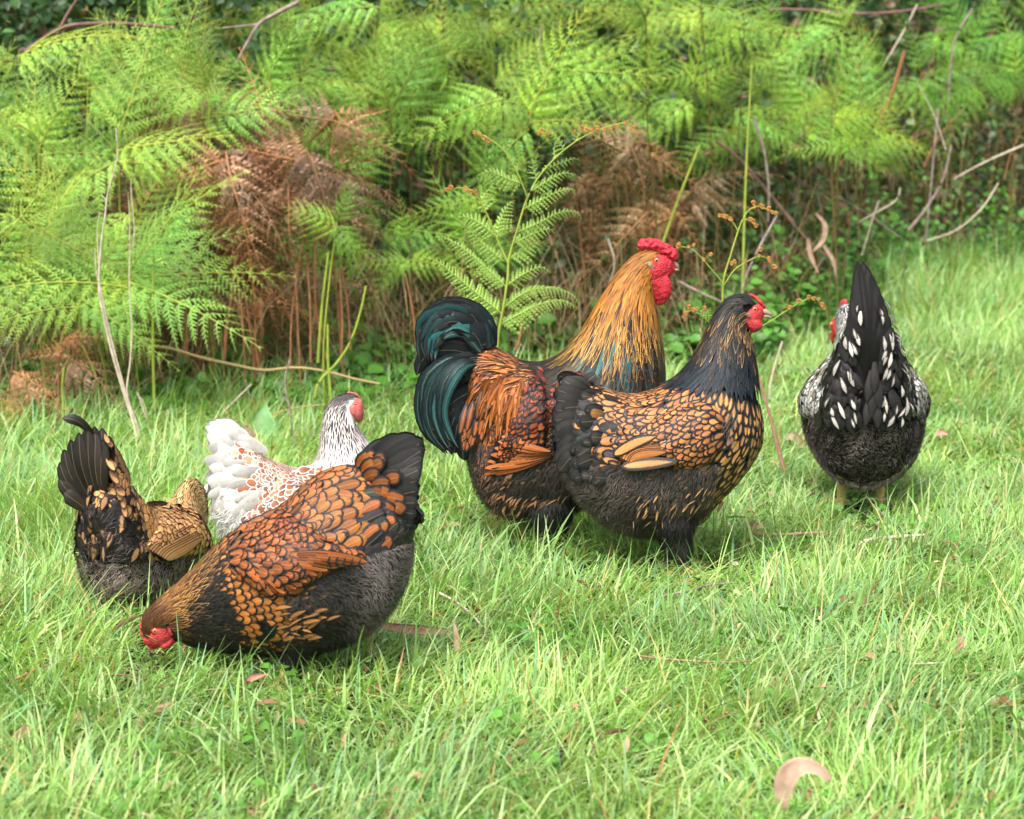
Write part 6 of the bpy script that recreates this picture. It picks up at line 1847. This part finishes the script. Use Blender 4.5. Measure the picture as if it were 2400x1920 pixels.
sticks = [([(2150, 10), (2120, 70), (2060, 170), (2000, 260), (1960, 330)], .0040, 9.2, 'long straight straw stalk leaning right at the upper right'),
          ([(2280, 20), (2240, 90), (2226, 180), (2224, 240)], .0050, 9.4, 'upright grey forked stalk at the upper right'),
          ([(2200, 250), (2190, 350), (2180, 460), (2170, 560)], .0055, 9.3, 'upright dry stalk below the forked grey stalk at the right'),
          ([(2130, 540), (2170, 490), (2210, 420), (2230, 340)], .0065, 9.0, 'grey brown dead stick curving up at the right'),
          ([(2340, 430), (2300, 490), (2240, 540), (2170, 565)], .0038, 9.0, 'thin pale bent stalk over the long grass at the right'),
          ([(2110, 440), (2100, 470), (2050, 500), (2014, 520)], .0040, 8.8, 'short straw stalk above the tail of the black hen'),
          ([(2060, 470), (2040, 530), (2020, 600)], .0042, 8.9, 'bluish grey stick behind the tail of the black hen'),
          ([(2400, 340), (2330, 370), (2270, 400), (2236, 420)], .0040, 9.2, 'pale stalk slanting in from the right edge'),
          ([(1822, 505), (1780, 580), (1752, 640), (1735, 700)], .0048, 7.4, 'pale straw stick leaning behind the rolled buds'),
          ([(1766, 275), (1790, 350), (1802, 440), (1800, 520)], .0055, 8.5, 'long curved dry brown leaf stalk in the right ferns'),
          ([(1425, 560), (1440, 620), (1418, 700)], .0040, 8.0, 'dull grey stick left of the rooster head'),
          ([(1590, 660), (1650, 690), (1720, 720)], .0050, 7.6, 'grey stick lying level between the rooster and the standing hen'),
          ([(1280, 200), (1265, 120), (1268, 60)], .0055, 8.4, 'thin pinkish dry stalk high above the rooster back'),
          ([(500, 990), (540, 950), (590, 900)], .0034, 6.5, 'brown arching stalk above the tail of the white hen')]
for pts, r, Y, lab in sticks:
    stalk('dry_stick', lab, 'stick', M_STRAW if r < .0045 else M_TWIG, [(pts, r, r * .6)], Y, base_drop=False)


# ------------------------------------------------------------------ single leaves and litter
def dry_leaf(name, label, mat, pts, Y, widths, cat='leaf', normal=(0, -1, .4), cup=.3, fold=None):
    """a real curved leaf, 1 mm thick, along picture points at distance(s) Y"""
    P = path_at(pts, Y); o = P[0].copy()
    D, _ = crom(np.hstack([P - o, np.array(widths)[:, None]]), 18)
    C, W = D[:, :3], np.maximum(D[:, 3], .0004)
    t = nrm(np.gradient(C, axis=0)); nv = np.broadcast_to(nrm(np.array(normal, float)), t.shape)
    s = nrm(np.cross(nv, t)); n = np.cross(t, s)
    u = np.linspace(-1, 1, 7)
    V = C[:, None] + s[:, None] * (W[:, None] * u)[..., None] + n[:, None] * (cup * W[:, None] * u ** 2)[..., None]
    V = V + .0012 * vnoise(V, .012, 2)[..., None] * n[:, None]
    V2 = V - n[:, None] * .0007
    k = 18; m = 7
    i, j = np.meshgrid(np.arange(k - 1), np.arange(m - 1), indexing='ij'); i, j = i.ravel(), j.ravel()
    Q = np.stack([i * m + j, i * m + j + 1, (i + 1) * m + j + 1, (i + 1) * m + j], 1)
    rim = []
    for a in range(k - 1): rim += [[a * m, (a + 1) * m, (a + 1) * m + k * m, a * m + k * m], [a * m + m - 1, (a + 1) * m + m - 1, (a + 1) * m + m - 1 + k * m, a * m + m - 1 + k * m]]
    ob = make(name, np.vstack([V.reshape(-1, 3), V2.reshape(-1, 3)]), np.vstack([Q, Q[:, ::-1] + k * m, np.array(rim)]), mat)
    ob.location = o
    tag(ob, label, cat)
    return ob


def gl(px, py, h=.03):
    """picture distance Y of a point h above the lawn"""
    return float(ground(px, py, h)[1])


dry_leaf('fallen_leaf', 'large pale curled brown leaf lying in the near grass at the bottom right', M_DRYPALE, [(1945, 1828), (1915, 1802), (1880, 1795), (1850, 1812), (1835, 1850), (1840, 1895)], gl(1850, 1880) - .12, [.004, .008, .012, .015, .013, .004], cup=.15)
dry_leaf('fallen_leaf', 'long reddish brown strap leaf lying behind the pecking hen', M_DRYRED, [(858, 1462), (910, 1470), (970, 1476), (1030, 1480), (1060, 1478)], gl(960, 1478), [.002, .007, .009, .007, .001])
dry_leaf('fallen_leaf', 'thin upright tan leaf between the pecking hen and the bottom of the picture', M_DRYPALE, [(1072, 1535), (1070, 1500), (1064, 1455)], gl(1070, 1540), [.004, .006, .001])
dry_leaf('hanging_leaf', 'twisted dry eucalyptus leaf, upper one in the brambles right of the buds', M_DRYPALE, [(1912, 500), (1932, 525), (1930, 560), (1905, 590)], 8.4, [.003, .009, .009, .002])
dry_leaf('hanging_leaf', 'dry leaf hanging down, left one of a pair below the twisted leaf', M_DRYPALE, [(1893, 560), (1900, 600), (1918, 640)], 8.3, [.006, .009, .002])
dry_leaf('hanging_leaf', 'dry leaf hanging down, right one of a pair below the twisted leaf', M_DRYPALE, [(1930, 575), (1952, 610), (1962, 655)], 8.3, [.006, .008, .002])
dry_leaf('broad_leaf', 'big pale green dock leaf behind the back of the white hen', plain_material("pale green leaf", (.24, .42, .20), .5, .3, (.18, .36, .13), 25), [(655, 1060), (630, 1035), (618, 990), (622, 945)], 6.25, [.006, .030, .034, .003])
dry_leaf('fallen_leaf', 'tan brown leaf leaning behind the back of the white hen', M_DRYPALE, [(606, 1052), (588, 1025), (570, 995)], 6.15, [.006, .018, .010])
dry_leaf('fallen_leaf', 'small tan leaf on the grass left of the black hen', M_DRYPALE, [(1838, 1030), (1855, 1022), (1876, 1040), (1892, 1052)], gl(1860, 1045), [.003, .013, .011, .002])
dry_leaf('fallen_leaf', 'small orange brown leaf standing in the grass at the lower right', M_DRYRED, [(2242, 1525), (2250, 1505), (2246, 1485)], gl(2245, 1530), [.003, .008, .001])
dry_leaf('fallen_leaf', 'small brown leaf on the grass right of the black hen', M_DRYRED, [(2190, 1022), (2204, 1014), (2222, 1018)], gl(2205, 1030), [.003, .009, .002])
dry_leaf('fallen_leaf', 'dark red curled leaf on the grass below the pecking hen', M_DRYRED, [(575, 1605), (590, 1590), (625, 1580)], gl(590, 1610), [.002, .006, .001])
dry_leaf('fallen_leaf', 'brown leaf on the grass right of the standing hen feet', M_DRY, [(1752, 1245), (1764, 1232), (1772, 1222)], gl(1760, 1250), [.004, .009, .003])
dry_leaf('dry_leaf', 'blurred brown seed head at the left edge near the bottom', M_DRY, [(0, 1752), (30, 1735), (60, 1712), (74, 1706)], 3.45, [.004, .010, .009, .002])


def ground_stick(label, mat, pts, r, extra=None, h=.035, name='fallen_stick'):
    Y = [gl(p[0], p[1], h) for p in pts]
    P = np.array([at(p[0], p[1], y) for p, y in zip(pts, Y)]); o = P[0].copy(); o[2] = 0
    parts = [tube(P - o, np.linspace(r, r * .65, len(P)), 8, .04, m=24)]
    if extra:
        for e in extra:
            PE = np.array([at(p[0], p[1], gl(p[0], p[1], h)) for p in e]); parts.append(tube(PE - o, np.linspace(r * .6, r * .3, len(PE)), 7, m=12))
    V, Q = join(parts)
    ob = make(name, V, Q, mat); ob.location = o
    tag(ob, label, 'stick')


ground_stick('pale thick stick lying on the grass below the black hen', M_STRAW, [(2022, 1270), (2060, 1263), (2110, 1258), (2170, 1254)], .0052, [[(2022, 1270), (2005, 1285), (1988, 1305)], [(2050, 1262), (2058, 1240), (2060, 1222)]])
ground_stick('reddish brown twig lying on the grass right of the standing hen feet', M_DRYRED, [(1770, 1252), (1830, 1254), (1890, 1250), (1940, 1248)], .0045)
ground_stick('thin grey straw slanting across the lawn in the lower middle', M_TWIG, [(1280, 1530), (1380, 1580), (1480, 1620), (1575, 1662)], .0016)
ground_stick('short tan straw upright in the grass right of the standing hen', M_STRAW, [(1708, 1226), (1716, 1242), (1724, 1258)], .0030)
ground_stick('thin brown twig in the grass left of the pecking hen beak', M_DRYRED, [(20, 1600), (80, 1572), (150, 1548), (240, 1540)], .0020)
ground_stick('thin pinkish straw lying on the lawn at the right', M_STRAW, [(2092, 1554), (2150, 1556), (2220, 1553)], .0018)
ground_stick('brown twig lying on the lawn in the lower right middle', M_DRYRED, [(1500, 1538), (1600, 1548), (1720, 1552), (1800, 1540)], .0022)
ground_stick('curved white dead grass stem on the lawn right of the pecking hen', M_STRAW, [(1030, 1390), (1075, 1415), (1110, 1445), (1130, 1470)], .0026)
ground_stick('grey twig lying on the lawn in front of the standing hen', M_TWIG, [(1540, 1400), (1600, 1388), (1660, 1372), (1720, 1366)], .0030)
stalk('reddish_stalk', 'smooth reddish stem leaning between the standing hen and the black hen', 'stem', M_DRYRED, [([(1838, 1102), (1826, 1060), (1806, 980), (1784, 905), (1776, 880)], .0052, .0028)], 5.6)
stalk('seed_stalk', 'pale seed stalk standing between the standing hen and the black hen', 'dry stalk', M_STRAW, [([(1802, 935), (1810, 880), (1824, 830), (1834, 800)], .0022, .0030)], 6.6)
stalk('dry_stalk', 'short straight straw stalk in front of the left ferns above the buff hen', 'dry stalk', M_STRAW, [([(384, 1075), (388, 1010), (392, 960)], .0022, .0012)], 6.1)

# thin canes crossing the brambles at the right
canes = []
for k in range(12):
    x = 1840 + 46 * k + rng.uniform(-20, 20); y = rng.uniform(330, 560)
    a = rng.uniform(.5, 2.6); L = rng.uniform(70, 190); Yc = 8.8 + 1.6 * rng.uniform()
    pts = [(x, y), (x + math.cos(a) * L * .5 + rng.uniform(-12, 12), y - math.sin(a) * L * .5), (x + math.cos(a) * L, y - math.sin(a) * L + rng.uniform(-10, 15))]
    canes.append((x, stalk('dead_cane', 'thin dry cane', 'cane', [M_STRAW, M_REDSTEM, M_TWIG, M_BROWNSTEM][k % 4], [(pts, .0028, .0014)], Yc, 'dead canes in the brambles', base_drop=False)))
for k, (_, o) in enumerate(sorted(canes, key=lambda q: q[0])):
    col_ = {'bleached stalk': 'pale', 'dark red bramble': 'dark', 'grey twig': 'grey', 'brown fern stem': 'brown'}[o.data.materials[0].name]
    o['label'] = '%s thin cane in the brambles above the long grass, %s' % (col_, 'the leftmost cane' if k == 0 else 'the rightmost cane' if k == 11 else ORD[k] + ' from left')
